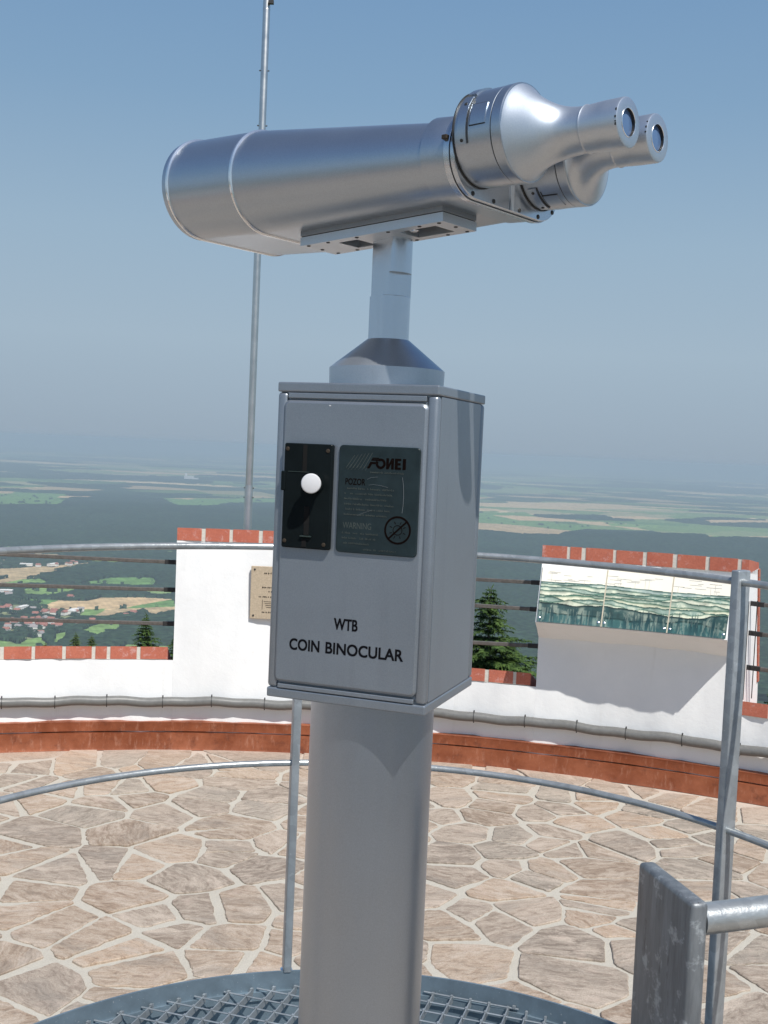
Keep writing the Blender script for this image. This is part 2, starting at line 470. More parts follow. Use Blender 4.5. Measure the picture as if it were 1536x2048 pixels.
for t0, t1, z_ in rows:                    # worn lines of print, too small to be legible
    t_ = t0
    while t_ < t1:
        w_ = rnd.uniform(.0007, .0013)
        if rnd.random() > .16:
            h_ = rnd.choice((.0013, .0015, .0021))
            bar2(mb, (t_, z_), (t_, z_ + h_), .00035)
            bar2(mb, (t_, z_ + rnd.choice((.0002, .0007, .0013))), (t_ + w_ * .8, z_ + rnd.choice((.0002, .0007, .0013))), .0003)
            if rnd.random() > .4: bar2(mb, (t_ + w_ * .7, z_), (t_ + w_ * .7, z_ + .0013), .00030)
        t_ += w_ + .0004
mb.build('print', M_INKG, sign)
mb = MB()
def scr(pts, w=.0003):
    for a, b in zip(pts, pts[1:]): bar2(mb, a, b, w, TN + .0002)
scr([(.1385, -.0255), (.1398, -.0330), (.1405, -.0420), (.1404, -.0520), (.1396, -.0600)], .00035)
scr([(.1020, -.0292), (.1060, -.0272), (.1130, -.0262)], .0002); scr([(.1040, -.0345), (.1090, -.0338), (.1170, -.0345), (.1240, -.0360)], .0002)
scr([(.0930, -.0650), (.1000, -.0620), (.1080, -.0590)], .0002)
mb.build('scratch', M_INKS, sign)

# collar and neck
AZ0 = EZ
mb = MB(); mb.lathe((AX.x, AX.y, 0), UZ, [(AZ0 + BZT - .002, .0598), (AZ0 + .0815, .0604), (AZ0 + .0840, .0604), (AZ0 + .0850, .0592), (AZ0 + .1150, .0222), (AZ0 + .1150, .010)], 96)
mb.build('cone_collar', m_silver('satin_collar', (0.50, 0.545, 0.60), 0.42, .9), bino, True, 20)
TH = 0.8784
def bframe(ph):
    a = Vector((sin(TH) * cos(ph), -cos(TH) * cos(ph), -sin(ph))); p = Vector((cos(TH), sin(TH), 0)); u = p.cross(a)
    if u.z < 0: u = -u
    return a, p, u
NA, NP, _ = bframe(0)
def neck_ring(z, r, cuts):
    pts = []
    for k in range(120):
        a = 2 * pi * k / 120; d = Vector((cos(a), sin(a), 0)); rr = r
        for n_, dist in cuts:
            c_ = d.dot(n_)
            if c_ > 1e-6 and rr * c_ > dist: rr = dist / c_
        pts.append(Vector((AX.x, AX.y, z)) + d * rr)
    return pts
N1 = (-NP * .97 - NA * .24).normalized(); N2 = (NA * .97 - NP * .24).normalized()
mb = MB(); R_ = .0213
for z0, z1, cuts in ((.113, .1595, [(N1, .0175)]), (.1595, .1835, [(N1, .0128), (N2, .0138)]), (.1835, .2225, [(N1, .0128)])):
    mb.rings([neck_ring(EZ + z0, R_, cuts), neck_ring(EZ + z1 - .0004, R_, cuts), neck_ring(EZ + z1, R_ - .0003, cuts)])
mb.build('neck_bar', M_NECK, bino, True, 12)

# mounting plates
MA, MP, MU = bframe(-0.045)
OM = Vector((AX.x, AX.y, EZ + .2182)) - MP * .0105
mt = MB()
def mp_(t, l, v): return OM + MA * t + MP * l + MU * v
# lower plate: a frame with two windows
for (t0, t1, l0, l1) in ((-.096, -.052, -.028, .028), (-.026, .030, -.028, .028), (.076, .094, -.028, .028), (-.052, -.026, -.028, -.016), (-.052, -.026, .016, .028), (.030, .076, -.028, -.016), (.030, .076, .016, .028)):
    mt.box(mp_((t0 + t1) / 2, (l0 + l1) / 2, .0045), MA * ((t1 - t0) / 2), MP * ((l1 - l0) / 2), MU * .0045)
mount = mt.build('mount_plate', M_TURN, bino)
bmx = bmesh.new(); bmx.from_mesh(mount.data); bmesh.ops.remove_doubles(bmx, verts=bmx.verts, dist=1e-5); bmx.to_mesh(mount.data); bmx.free()
mb = MB(); mb.rbox(mp_(-.001, 0, .0145), MA * .095, MP * .0283, MU * .0045, .0008); mb.build('clamp_plate', M_SIL, bino)
mb = MB(); mb.box(mp_(-.001, 0, .0096), MA * .0935, MP * .0272, MU * .0006); mb.build('gasket', M_DARK, bino)
mb = MB()
for t_ in (-.088, -.060, -.02, .022, .062, .086):
    for l_ in (-.0235, .0235): mb.lathe(mp_(t_, l_, .0002), -MU, [(0, .0021), (.0006, .0021), (.0009, .0015)], 12)
for l_ in (0.0,): 
    for t_ in (-.09, .089): mb.lathe(mp_(t_, l_, .0002), -MU, [(0, .0021), (.0006, .0021), (.0009, .0015)], 12)
build_each(mb, 'screw', M_DARK, mount, True)
mb = MB(); mb.lathe(mp_(.038, -.002, .009), -MU, [(0, .005), (.006, .005), (.007, .004)], 24)
mb.build('pivot_boss', M_NECK, mount, True)

# twin barrels in one tapering oval housing
A_, P_, U_ = bframe(-0.006)
OB = Vector((AX.x, AX.y, EZ + .2864)); SH = .0531
def stadium(t, R, v=0.0, sh=SH, n=28, flat=0.0):
    pts = []
    for k in range(n + 1):
        a = pi / 2 + pi * k / n; pts.append((-sh + R * cos(a), R * sin(a)))
    for k in range(n + 1):
        a = -pi / 2 + pi * k / n; pts.append((sh + R * cos(a), R * sin(a)))
    return [OB + A_ * t + P_ * x + U_ * (y + v) for x, y in pts]
def hv(t): return -.0385 * (t + .2425)
def hr(t): return .0545 - max(0, (t + .134)) * .0785
mb = MB()
mb.rings([stadium(-.2455, .0500, 0), stadium(-.2455, .0545, 0), stadium(-.2380, .0552, 0)], caps=(False, False))
mb.rings([stadium(-.2380, .0552, 0), stadium(-.2380, .0540, 0)] + [stadium(t, hr(t), hv(t)) for t in np.linspace(-.2375, .104, 16)], caps=(False, True))
mb.rings([stadium(-.2455, .0500, 0), stadium(-.2250, .0500, 0), stadium(-.2250, .0480, 0)], caps=(False, True))
housing = mb.build('housing', M_SILB, bino, True, 25)
mb = MB()
for l_ in (-SH, SH):
    mb.lathe(OB + A_ * -.236 + P_ * l_, A_, [(0, .0440), (.004, .030), (.005, .001)], 48, caps=(False, False))
build_each(mb, 'objective_lens', M_LENS, bino, True)
for t_, r_ in ((-.2365, .0562), (-.1345, .0558)):
    v = hv(t_) if t_ > -.2 else 0
    mb = MB(); mb.rings([stadium(t_ - .0018, r_ - .0022, v), stadium(t_ - .0012, r_, v), stadium(t_ + .0010, r_, v), stadium(t_ + .0020, r_ - .0022, v)]); mb.build('band', M_BRIGHT, bino, True, 40)
mb = MB()
mb.rings([stadium(.103, .0368, -.0118), stadium(.1045, .0388, -.0118), stadium(.130, .0382, -.0134), stadium(.131, .0376, -.0134)])
mb.build('rear_collar', M_SILB, bino, True, 30)
mb = MB()
mb.rings([stadium(.131, .0352, -.0136), stadium(.1318, .0398, -.0138), stadium(.1375, .0400, -.0140), stadium(.1380, .0396, -.0140)])
mb.rings([stadium(.1380, .0386, -.0140), stadium(.1425, .0386, -.0140), stadium(.1432, .0380, -.0140)])
bp = mb.build('back_plate', M_NECK, bino, True, 30)
mb = MB()
mb.rings([stadium(.1379, .0391, -.0140), stadium(.1384, .0391, -.0140)]); mb.build('joint_line', M_DARK, bp)
mb = MB()
for l_, v_ in ((-.082, -.030), (-.060, -.0485), (-.026, -.0490), (.018, -.0490), (.052, -.0490), (.078, -.0400), (.0875, -.018), (-.0885, -.012)):
    mb.lathe(OB + A_ * .1430 + P_ * l_ + U_ * v_, A_, [(0, .0022), (.0008, .0022), (.0012, .0014)], 14)
build_each(mb, 'screw', M_DARK, bp, True)
mb = MB(); mb.box(OB + A_ * .1438 + P_ * .004 + U_ * -.033, A_ * .0004, P_ * .0028, U_ * .0190); mb.build('web_strip', M_TURN, bp)
mb = MB(); mb.rbox(OB + A_ * .1340 + P_ * -.0925 + U_ * -.004, A_ * .0028, P_ * .003, U_ * .002, .0006); mb.build('adjuster', M_BRASSY, bp)

# prism drums, flared eyepiece tubes and eyepieces
SE, VE = .0278, .0022
for s in (-1, 1):
    oc = OB + P_ * (s * SH)
    mb = MB()
    mb.lathe(oc, A_, [(.1425, .0395), (.1435, .0415), (.1495, .0415), (.1500, .0425), (.1838, .0430), (.1842, .0424), (.1848, .0424), (.1852, .0433), (.1940, .0434), (.1952, .0428), (.1954, .0350)], 96)
    drum = mb.build('prism_drum', M_SILB, bino, True, 25)
    mb = MB(); mb.lathe(oc, A_, [(.1431, .0428), (.1441, .0428)], 96); mb.lathe(oc, A_, [(.1843, .0428), (.1847, .0428)], 96); build_each(mb, 'joint_line', M_DARK, drum)
    # raised hinge straps and the recessed cover on the outer side
    def dpt(t, ang, r): return oc + A_ * t + (P_ * cos(ang) + U_ * sin(ang)) * r
    def dpatch(mb, t0, t1, a0, a1, r0, r1, n=10):
        rg = []
        for k in range(n + 1):
            a = radians(a0 + (a1 - a0) * k / n); rg.append([dpt(t0, a, r0), dpt(t0, a, r1), dpt(t1, a, r1), dpt(t1, a, r0)])
        mb.rings(rg)
    for (a0, a1) in ((138, 198), (98, 132)) if s < 0 else ((222, 262), (300, 340)):
        mb = MB(); dpatch(mb, .1500, .1590, a0, a1, .041, .0445); mb.build('strap', M_SILB, drum, True, 40)
    mb = MB(); a0, a1 = (152, 178) if s < 0 else (236, 258)
    dpatch(mb, .1625, .1785, a0, a1, .041, .0436); mb.build('cover', M_SILB, drum, True, 40)
    mb = MB(); e = 1.2
    dpatch(mb, .1617, .1622, a0 - e - 6, a1 + e, .041, .0434); dpatch(mb, .1622, .1790, a1 + .2, a1 + e, .041, .0432, 3); dpatch(mb, .1622, .1790, a0 - e, a0 - .2, .041, .0432, 3)
    dpatch(mb, .1595, .1600, (138 if s < 0 else 222), (198 if s < 0 else 262), .041, .0433)
    build_each(mb, 'groove', M_DARK, drum)
    mb = MB()
    for aa in (150, 194) if s < 0 else (228, 256):
        mb.lathe(dpt(.1545, radians(aa), .0440), P_ * cos(radians(aa)) + U_ * sin(radians(aa)), [(0, .0016), (.0009, .0016), (.0011, .001)], 12)
    for k in range(4):
        aa = radians(20 + 90 * k if s < 0 else 160 - 90 * k)
        mb.lathe(dpt(.1952, aa, .0372), A_, [(0, .0030), (.0006, .0030), (.0007, .0022)], 16)
    build_each(mb, 'screw', M_DARK, drum, True)
    # flare, its centre wandering from the drum axis to the eyepiece axis
    prof = [(.1950, .0424, 0), (.1956, .0412, 0), (.1966, .0398, .02), (.1985, .0376, .06), (.2010, .0350, .13), (.2040, .0322, .24), (.2075, .0294, .40), (.2115, .0267, .57), (.2160, .0245, .73), (.2210, .0228, .86), (.2270, .0214, .95), (.2340, .0205, .99), (.2420, .0201, 1.0), (.2440, .0200, 1.0)]
    rg = []
    for t, r, k in prof:
        l_ = s * (SH + (SE - SH) * k); v_ = VE * k
        rg.append([OB + A_ * t + P_ * (l_ + r * cos(2 * pi * i / 72)) + U_ * (v_ + r * sin(2 * pi * i / 72)) for i in range(72)])
    mb = MB(); mb.rings(rg); mb.build('eyepiece_tube', M_TURN, bino, True, 60)
    eo = OB + P_ * (s * SE) + U_ * VE
    mb = MB()
    mb.lathe(eo, A_, [(.2425, .0150), (.2425, .0209), (.2436, .0212), (.2450, .0204), (.2620, .0214), (.2790, .0216), (.2808, .0212), (.2814, .0202), (.2814, .0124), (.2810, .0119)], 72, caps=(False, False))
    ey = mb.build('eyepiece', M_TURN, bino, True, 35)
    mb = MB(); mb.lathe(eo, A_, [(.2815, .0128), (.2819, .0124), (.2819, .0119), (.2815, .0117)], 60, caps=(False, False)); mb.build('rim', M_BRIGHT, ey, True)
    mb = MB(); mb.lathe(eo, A_, [(.2786, .0117), (.2789, .008), (.2790, .004), (.2791, .0003)], 48, caps=(False, True)); mb.build('lens', M_LENS, ey, True)
    mb = MB()
    mb2 = MB(); mb2.lathe(eo, A_, [(.2812, .0119), (.2785, .0118), (.2784, .0100)], 60, caps=(False, False)); mb2.build('lens_cup', M_DARK, ey, True)
    for k in range(4):
        a = radians(rnd.uniform(150, 200)); mb.box(eo + A_ * .2800 + (P_ * cos(a) + U_ * sin(a)) * .0213, A_ * .0007, P_ * .0004, U_ * rnd.uniform(.0005, .0012))
    mb.build('worn_paint', M_DARK, ey)

# ------------------------------------------------------------------ ring platform: grating, toe board, railing
RC = Vector((-.01, 1.916, 0)); RR = 1.027
M_GALV = m_galv('galvanised_steel')
M_GALVB = m_galv('galvanised_sheet', (0.20, 0.265, 0.315), 0.5, 0.5, 25, 0.1, .06)
M_RAILM = m_galv('galvanised_tube', (0.42, 0.44, 0.44), 0.34, 0.6, 60, 0.35)
def rp(phi, r, z=0.0):
    a = radians(phi); return Vector((RC.x + r * sin(a), RC.y + r * cos(a), z))
plat = thing('grating_platform', 'round galvanised steel grating platform with an upright rim under the binocular', 'platform', (RC.x, RC.y, EZ - 1.5))
GT = EZ - 1.425
def ringwall(mb, r0, r1, z0, z1, c, a0=0, a1=360, n=144):
    rg = []
    for k in range(n + 1):
        a = radians(a0 + (a1 - a0) * k / n); d = Vector((sin(a), cos(a), 0))
        rg.append([c + d * r0 + UZ * z0, c + d * r1 + UZ * z0, c + d * r1 + UZ * z1, c + d * r0 + UZ * z1])
    mb.rings(rg, True, (True, True))
mb = MB(); ringwall(mb, 1.012, 1.018, EZ - 1.74, EZ - 1.388, RC); mb.build('toe_board', M_GALVB, plat, True, 30)
mb = MB(); mb.lathe((RC.x, RC.y, 0), UZ, [(EZ - 1.74, 1.0115), (EZ - 1.735, 1.0115)], 96); mb.build('under_tray', M_GALVB, plat)
gd = radians(-17); GA = Vector((sin(-gd), cos(-gd), 0)); GB = Vector((cos(gd), sin(gd), 0)); GP = .050
mb = MB(); st = MB(); rgr = 1.008
n_ = int(rgr / GP)
rr_ = random.Random(9)
for i in range(-n_, n_ + 1):
    o = i * GP; h = sqrt(max(0, rgr ** 2 - o * o))
    if h > .05:
        mb.box(RC + GB * o + UZ * (GT - .010), GA * h, GB * .0015, UZ * .010)
        mb.tube([RC + GA * o - GB * h + UZ * (GT - .0025), RC + GA * o + GB * h + UZ * (GT - .0025)], .0021, 6)
        mb.box(RC + GA * (h - .012) + GB * o + UZ * (GT + .001), GA * .004, GB * .0030, UZ * .003)
        mb.box(RC + GB * (h - .012) + GA * o + UZ * (GT + .001), GB * .004, GA * .003, UZ * .004)
    for j in range(-n_, n_ + 1):
        q = GB * o + GA * (j * GP)
        if q.length < .98 and q.y > -.2:
            mb.box(RC + q + UZ * (GT + .0006), GA * .0040, GB * .0032, UZ * .0018)
mb.build('grating', M_GALV, plat)
mb = MB(); ringwall(mb, 1.004, 1.0118, GT - .035, GT - .012, RC); mb.build('support_angle', M_GALVB, plat)
mb = MB()
for k in range(5):
    a = 30 + 72 * k; mb.lathe(rp(a, .75), UZ, [(0.0, .03), (EZ - 1.742, .03)], 20)
build_each(mb, 'support_leg', M_GALV, plat, True)

rail = thing('ring_railing', 'curved galvanised railing of two tubes and flat posts around the grating platform', 'railing', (RC.x, RC.y, EZ - 1.388))
def arc_tube(mb, z, r, a0, a1, rad=RR):
    mb.tube([rp(a0 + (a1 - a0) * k / 160, rad, z) for k in range(161)], r, 16)
posts = (-139, -75, -11, 53, 117)
mb = MB(); arc_tube(mb, EZ - .262, .0087, -139, 117); mb.build('top_rail', M_RAILM, rail, True)
mb = MB(); arc_tube(mb, EZ - .832, .0083, -139, 117); mb.build('mid_rail', M_RAILM, rail, True)
for a in posts:
    A = radians(a); d = Vector((sin(A), cos(A), 0)); e = Vector((cos(A), -sin(A), 0))
    ztop = EZ - .236; zb = EZ - 1.392
    mb = MB(); mb.rbox(RC + d * (RR + .004) + UZ * ((ztop + zb) / 2), d * .0225, e * .0105, UZ * ((ztop - zb) / 2), .003)
    po = mb.build('post', M_GALV, rail, True, 50)
    mb = MB(); mb.lathe(RC + d * (RR + .012) + UZ * (zb - .002), UZ, [(0, .017), (.004, .012), (.007, .004)], 12); mb.build('weld', M_BRIGHT, po, True)

# stair handrail in the near corner
sh = thing('stair_handrail', 'thick galvanised flat bar post with a round tube rail at the head of the stairs', 'handrail', (.345, 1.245, EZ - 1.455))
da = Vector((.24, -.97, 0)).normalized(); db = Vector((.97, .24, 0)).normalized()
pc = Vector((.3425, 1.243, 0)); zt = EZ - .470; zb = EZ - 1.455
def m_worn():
    m = NM('worn_zinc'); v = m.coord(); vs = m.coord((1, 1, .12)); st_ = m.noise(vs, 60, 6, .7); sp = m.noise(v, 26, 5, .7)
    c = m.mix(m.ramp(st_, [(.3, 0.0), (.7, 1.0)]), (.11, .12, .13), (.24, .255, .265))
    c = m.mix(m.ramp(sp, [(.56, 0.0), (.64, .6)]), c, (.46, .49, .50))
    c = m.mix(m.ramp(m.noise(vs, 110, 5, .75), [(.62, 0.0), (.70, .8)]), c, (.05, .05, .05))
    m.P(Base_Color=c, Metallic=.4, Roughness=m.math('ADD', m.math('MULTIPLY', st_, .25), .30)); m.bump(m.math('ADD', st_, sp), .35, .002)
    return m.m
M_WORN = m_worn()
mb = MB(); mb.rbox(pc + UZ * ((zt + zb) / 2), da * .063, db * .0105, UZ * ((zt - zb) / 2), .0052); mb.build('post', M_WORN, sh, True, 50)
tb = pc + da * .047 + db * .009 + UZ * (EZ - .4945)
td = Vector((1, .30, .03)).normalized()
mb = MB(); mb.tube([tb + td * (k * .05) for k in range(14)], .0168, 28); mb.tube([tb + td * .65, tb + td * .65 + Vector((0, 0, -.96))], .0168, 20); mb.build('tube_rail', M_RAILM, sh, True)

# ------------------------------------------------------------------ tower: floor, parapet wall, coping, flashing
WC = Vector((-.66, 1.54, 0)); WR = 7.93
def wp(phi, r, z=0.0):
    a = radians(phi); return Vector((WC.x + r * sin(a), WC.y + r * cos(a), z))


def m_stone():
    m = NM('paving_stone'); uv = m.n('UVMap', uv_map='Grain').outputs[0]; v = m.coord()
    at = m.n('Attribute', attribute_name='Tone'); c1 = at.outputs['Color']
    mp = m.n('Mapping'); m.t.links.new(uv, mp.inputs[0]); mp.inputs['Scale'].default_value = (1, 3.0, 1)
    wrp = m.n('TexNoise'); m.t.links.new(uv, wrp.inputs['Vector']); wrp.inputs['Scale'].default_value = 5
    ws = m.n('VectorMath', operation='SCALE'); m.t.links.new(wrp.outputs['Color'], ws.inputs[0]); ws.inputs['Scale'].default_value = .35
    wa = m.n('VectorMath', operation='ADD'); m.t.links.new(mp.outputs[0], wa.inputs[0]); m.t.links.new(ws.outputs[0], wa.inputs[1]); g = wa.outputs[0]
    grain = m.noise(g, 11, 9, .74); g2 = m.noise(g, 30, 5, .7); fine = m.noise(v, 140, 4, .7); blot = m.noise(g, 2.6, 6, .7)
    c = m.mix(m.ramp(grain, [(.44, 0.0), (.62, .6)]), c1, (.57, .49, .40))
    c = m.mix(m.ramp(grain, [(.36, .62), (.47, 0.0)]), c, (.19, .145, .11))
    c = m.mix(m.ramp(g2, [(.34, .45), (.46, 0.0)]), c, (.20, .15, .12))
    c = m.mix(m.ramp(blot, [(.50, 0.0), (.64, .8)]), c, (.56, .475, .39))
    c = m.mix(m.ramp(m.noise(g, 1.4, 4, .6), [(.52, 0.0), (.70, .5)]), c, (.22, .20, .175))
    c = m.mix(m.ramp(fine, [(.35, .4), (.6, 0.0)]), c, (.16, .12, .09))
    tc = m.n('TexCoord'); ln = m.n('VectorMath', operation='LENGTH'); m.t.links.new(tc.outputs['Object'], ln.inputs[0])
    foot = m.math('MULTIPLY', m.math('SUBTRACT', ln.outputs['Value'], 7.3), .75, True)
    smear = m.math('ADD', m.ramp(m.noise(v, 6.5, 7, .75), [(.55, 0.0), (.68, .7)]), foot, True)
    c = m.mix(m.math('MULTIPLY', smear, m.ramp(m.noise(v, 60, 4, .7), [(.35, .25), (.6, 1.0)])), c, (.50, .40, .33))
    m.P(Base_Color=c, Roughness=.85); m.p.inputs['Specular IOR Level'].default_value = .3
    m.bump(m.math('ADD', grain, m.math('ADD', m.math('MULTIPLY', g2, .5), m.math('MULTIPLY', fine, .12))), .75, .012)
    return m.m
def m_cement():
    m = NM('paving_mortar'); v = m.coord(); fine = m.noise(v, 120, 4, .7)
    c = m.mix(m.noise(v, 4, 6, .65), (.42, .39, .33), (.53, .50, .43))
    c = m.mix(m.ramp(fine, [(.35, .4), (.6, 0.0)]), c, (.30, .26, .21))
    tc = m.n('TexCoord'); ln = m.n('VectorMath', operation='LENGTH'); m.t.links.new(tc.outputs['Object'], ln.inputs[0])
    foot = m.math('MULTIPLY', m.math('SUBTRACT', ln.outputs['Value'], 7.3), .9, True)
    c = m.mix(foot, c, (.54, .45, .38))
    m.P(Base_Color=c, Roughness=.9); m.bump(m.math('ADD', m.noise(v, 18, 5, .7), m.math('MULTIPLY', fine, .3)), .6, .012)
    return m.m
mb = MB(); n = 128
mb.v = [(0, 0, 0)] + [(8.6 * cos(2 * pi * k / n), 8.6 * sin(2 * pi * k / n), 0) for k in range(n)]
mb.f = [(0, k + 1, (k + 1) % n + 1) for k in range(n)]; mb.mi = [0] * n
fl = mb.build('floor', m_cement()); fl.location = (WC.x, WC.y, 0); tag(fl, kind='structure')
def crazy_paving(seed, cell, rmax):
    """irregular stones: every cell of a scattered point set, pulled in by an uneven joint, with ragged edges"""
    rs = random.Random(seed); pts = []; grid = {}
    nx = int(rmax / cell) + 2
    for i in range(-nx, nx + 1):
        for j in range(-nx, nx + 1):
            q = rs.random()
            if q < .10: continue
            k = 2 if q > .80 else 1
            for _ in range(k):
                p = ((i + rs.uniform(-.05, 1.05)) * cell * 1.12, (j + rs.uniform(-.05, 1.05)) * cell * .86)
                if hypot(*p) < rmax + cell: pts.append(p); grid.setdefault((int(p[0] // cell), int(p[1] // cell)), []).append(p)
    V_, F_, tone, uvs = [], [], [], []
    tones = [(.33, .25, .185), (.38, .29, .215), (.34, .28, .225), (.43, .315, .225), (.33, .29, .24), (.39, .315, .25), (.39, .285, .205), (.29, .24, .195)]
    for p in pts:
        if hypot(*p) > rmax: continue
        poly = [(p[0] - 1.2, p[1] - 1.2), (p[0] + 1.2, p[1] - 1.2), (p[0] + 1.2, p[1] + 1.2), (p[0] - 1.2, p[1] + 1.2)]
        gi, gj = int(p[0] // cell), int(p[1] // cell)
        nb = [q for a in range(-4, 5) for b in range(-4, 5) for q in grid.get((gi + a, gj + b), ()) if q is not p]
        nb.sort(key=lambda q: hypot(q[0] - p[0], q[1] - p[1]))
        for q in nb[:24]:
            dx, dy = q[0] - p[0], q[1] - p[1]; L_ = hypot(dx, dy)
            if L_ < 1e-6: continue
            dx /= L_; dy /= L_; t_ = rs.choice((.004, .006, .009, .013, .018, .027)) if L_ > .16 else .006
            # the joint leans a little off the bisector so that the stones come out angular
            an = rs.uniform(-.10, .10); ex, ey = dx * cos(an) - dy * sin(an), dx * sin(an) + dy * cos(an)
            c_ = (p[0] + q[0]) / 2 * ex + (p[1] + q[1]) / 2 * ey - t_ - .007
            out = []; n_ = len(poly)
            for a in range(n_):
                A_p, B_p = poly[a], poly[(a + 1) % n_]; da_ = A_p[0] * ex + A_p[1] * ey - c_; db_ = B_p[0] * ex + B_p[1] * ey - c_
                if da_ <= 0: out.append(A_p)
                if da_ * db_ < 0:
                    s_ = da_ / (da_ - db_); out.append((A_p[0] + (B_p[0] - A_p[0]) * s_, A_p[1] + (B_p[1] - A_p[1]) * s_))
            poly = out
            if len(poly) < 3: break
        if len(poly) < 3: continue
        area = abs(sum(poly[a][0] * poly[(a + 1) % len(poly)][1] - poly[(a + 1) % len(poly)][0] * poly[a][1] for a in range(len(poly)))) / 2
        if area < .0025: continue
        # round the corners slightly, then ragged subdivision
        cut = []
        for a in range(len(poly)):
            P0, P1, P2 = poly[a - 1], poly[a], poly[(a + 1) % len(poly)]
            for Q in (P0, P2):
                L_ = hypot(Q[0] - P1[0], Q[1] - P1[1]) + 1e-9; f_ = min(rs.uniform(.004, .022), L_ * .25) / L_
                cut.append((P1[0] + (Q[0] - P1[0]) * f_, P1[1] + (Q[1] - P1[1]) * f_))
        rim = []
        rag = rs.uniform(.0012, .0045)
        for a in range(len(cut)):
            A_p, B_p = cut[a], cut[(a + 1) % len(cut)]; L_ = hypot(B_p[0] - A_p[0], B_p[1] - A_p[1]); k = max(1, int(L_ / .022))
            nxm, nym = (B_p[1] - A_p[1]) / (L_ + 1e-9), -(B_p[0] - A_p[0]) / (L_ + 1e-9); w_ = 0
            for b in range(k):
                s_ = b / k; w_ = w_ * .6 + rs.gauss(0, rag) if b else 0
                rim.append((A_p[0] + (B_p[0] - A_p[0]) * s_ + nxm * w_, A_p[1] + (B_p[1] - A_p[1]) * s_ + nym * w_))
        cx_, cy_ = sum(q[0] for q in rim) / len(rim), sum(q[1] for q in rim) / len(rim)
        n0 = len(V_); N_ = len(rim); hz_ = rs.uniform(.006, .012); tx, ty = rs.uniform(-.012, .012), rs.uniform(-.012, .012)
        for sc_, z_ in ((1.0, -.004), (1.0, hz_ - .004), (None, hz_)):
            for q in rim:
                if sc_ is None:
                    L_ = hypot(q[0] - cx_, q[1] - cy_) + 1e-9; s_ = 1 - min(.005, L_ * .3) / L_
                else: s_ = 1
                x_, y_ = cx_ + (q[0] - cx_) * s_, cy_ + (q[1] - cy_) * s_
                V_.append((x_, y_, z_ + (tx * (x_ - cx_) + ty * (y_ - cy_) if z_ > 0 else 0)))
        for lv in range(2):
            for a in range(N_): b = (a + 1) % N_; F_.append((n0 + lv * N_ + a, n0 + lv * N_ + b, n0 + (lv + 1) * N_ + b, n0 + (lv + 1) * N_ + a))
        F_.append(tuple(n0 + 2 * N_ + a for a in range(N_)))
        tn = rs.choice(tones); br = rs.uniform(.76, 1.2); th_ = rs.gauss(0, .45) + .12; ox, oy = rs.uniform(0, 50), rs.uniform(0, 50)
        for a in range(3 * N_):
            tone.append((tn[0] * br, tn[1] * br, tn[2] * br, 1)); x_, y_ = V_[n0 + a][0] - cx_, V_[n0 + a][1] - cy_
            uvs.append((x_ * cos(th_) - y_ * sin(th_) + ox, x_ * sin(th_) + y_ * cos(th_) + oy))
    me = bpy.data.meshes.new('stone_paving'); me.from_pydata(V_, [], F_)
    at = me.color_attributes.new('Tone', 'FLOAT_COLOR', 'POINT'); at.data.foreach_set('color', np.array(tone, np.float32).ravel())
    uvl = me.uv_layers.new(name='Grain'); li = np.zeros(len(me.loops), np.int32); me.loops.foreach_get('vertex_index', li)
    uvl.data.foreach_set('uv', np.array(uvs, np.float32)[li].ravel())
    bm = bmesh.new(); bm.from_mesh(me); bmesh.ops.recalc_face_normals(bm, faces=bm.faces[:]); bm.to_mesh(me); bm.free()
    return me
st_o = link_mesh('stone_paving', crazy_paving(7, .365, 7.82), m_stone()); st_o.location = (WC.x, WC.y, 0); tag(st_o, kind='structure')

def m_lime():
    m = NM('limewashed_plaster'); v = m.coord(); a = m.noise(v, 2.2, 6, .65); b = m.noise(v, 24, 5, .7); dr = m.noise(m.coord((1, 1, .10)), 9, 6, .7)
    c = m.mix(m.ramp(a, [(.3, 0.0), (.7, 1.0)]), (.77, .78, .775), (.83, .835, .825))
    c = m.mix(m.ramp(dr, [(.60, 0.0), (.78, .35)]), c, (.60, .60, .57))
    c = m.mix(m.ramp(m.noise(v, 7, 7, .75), [(.66, 0.0), (.74, .4)]), c, (.62, .56, .50))
    m.P(Base_Color=c, Roughness=.92); m.p.inputs['Specular IOR Level'].default_value = .2
    m.bump(m.math('ADD', m.math('MULTIPLY', a, 1.0), m.math('MULTIPLY', b, .15)), .35, .02)
    return m.m
M_WHITE = m_lime()
def m_brick():
    m = NM('brick_coping'); v = m.coord()
    vo = m.noise(v, 4.5, 2, .5)
    c = m.mix(vo, (.40, .105, .065), (.54, .185, .115))
    c = m.mix(m.ramp(m.noise(v, 70, 4, .7), [(.35, .35), (.6, 0)]), c, (.25, .06, .04))
    c = m.mix(m.ramp(m.noise(v, 14, 7, .8), [(.54, 0.0), (.70, .7)]), c, (.62, .42, .40))
    m.P(Base_Color=c, Roughness=.85); m.bump(m.noise(v, 60, 4, .6), .3, .004)
    return m.m
M_BRICK = m_brick()
M_MORTAR = m_plain('pale_mortar', (.58, .56, .50), .9, nscale=60, vary=.1)
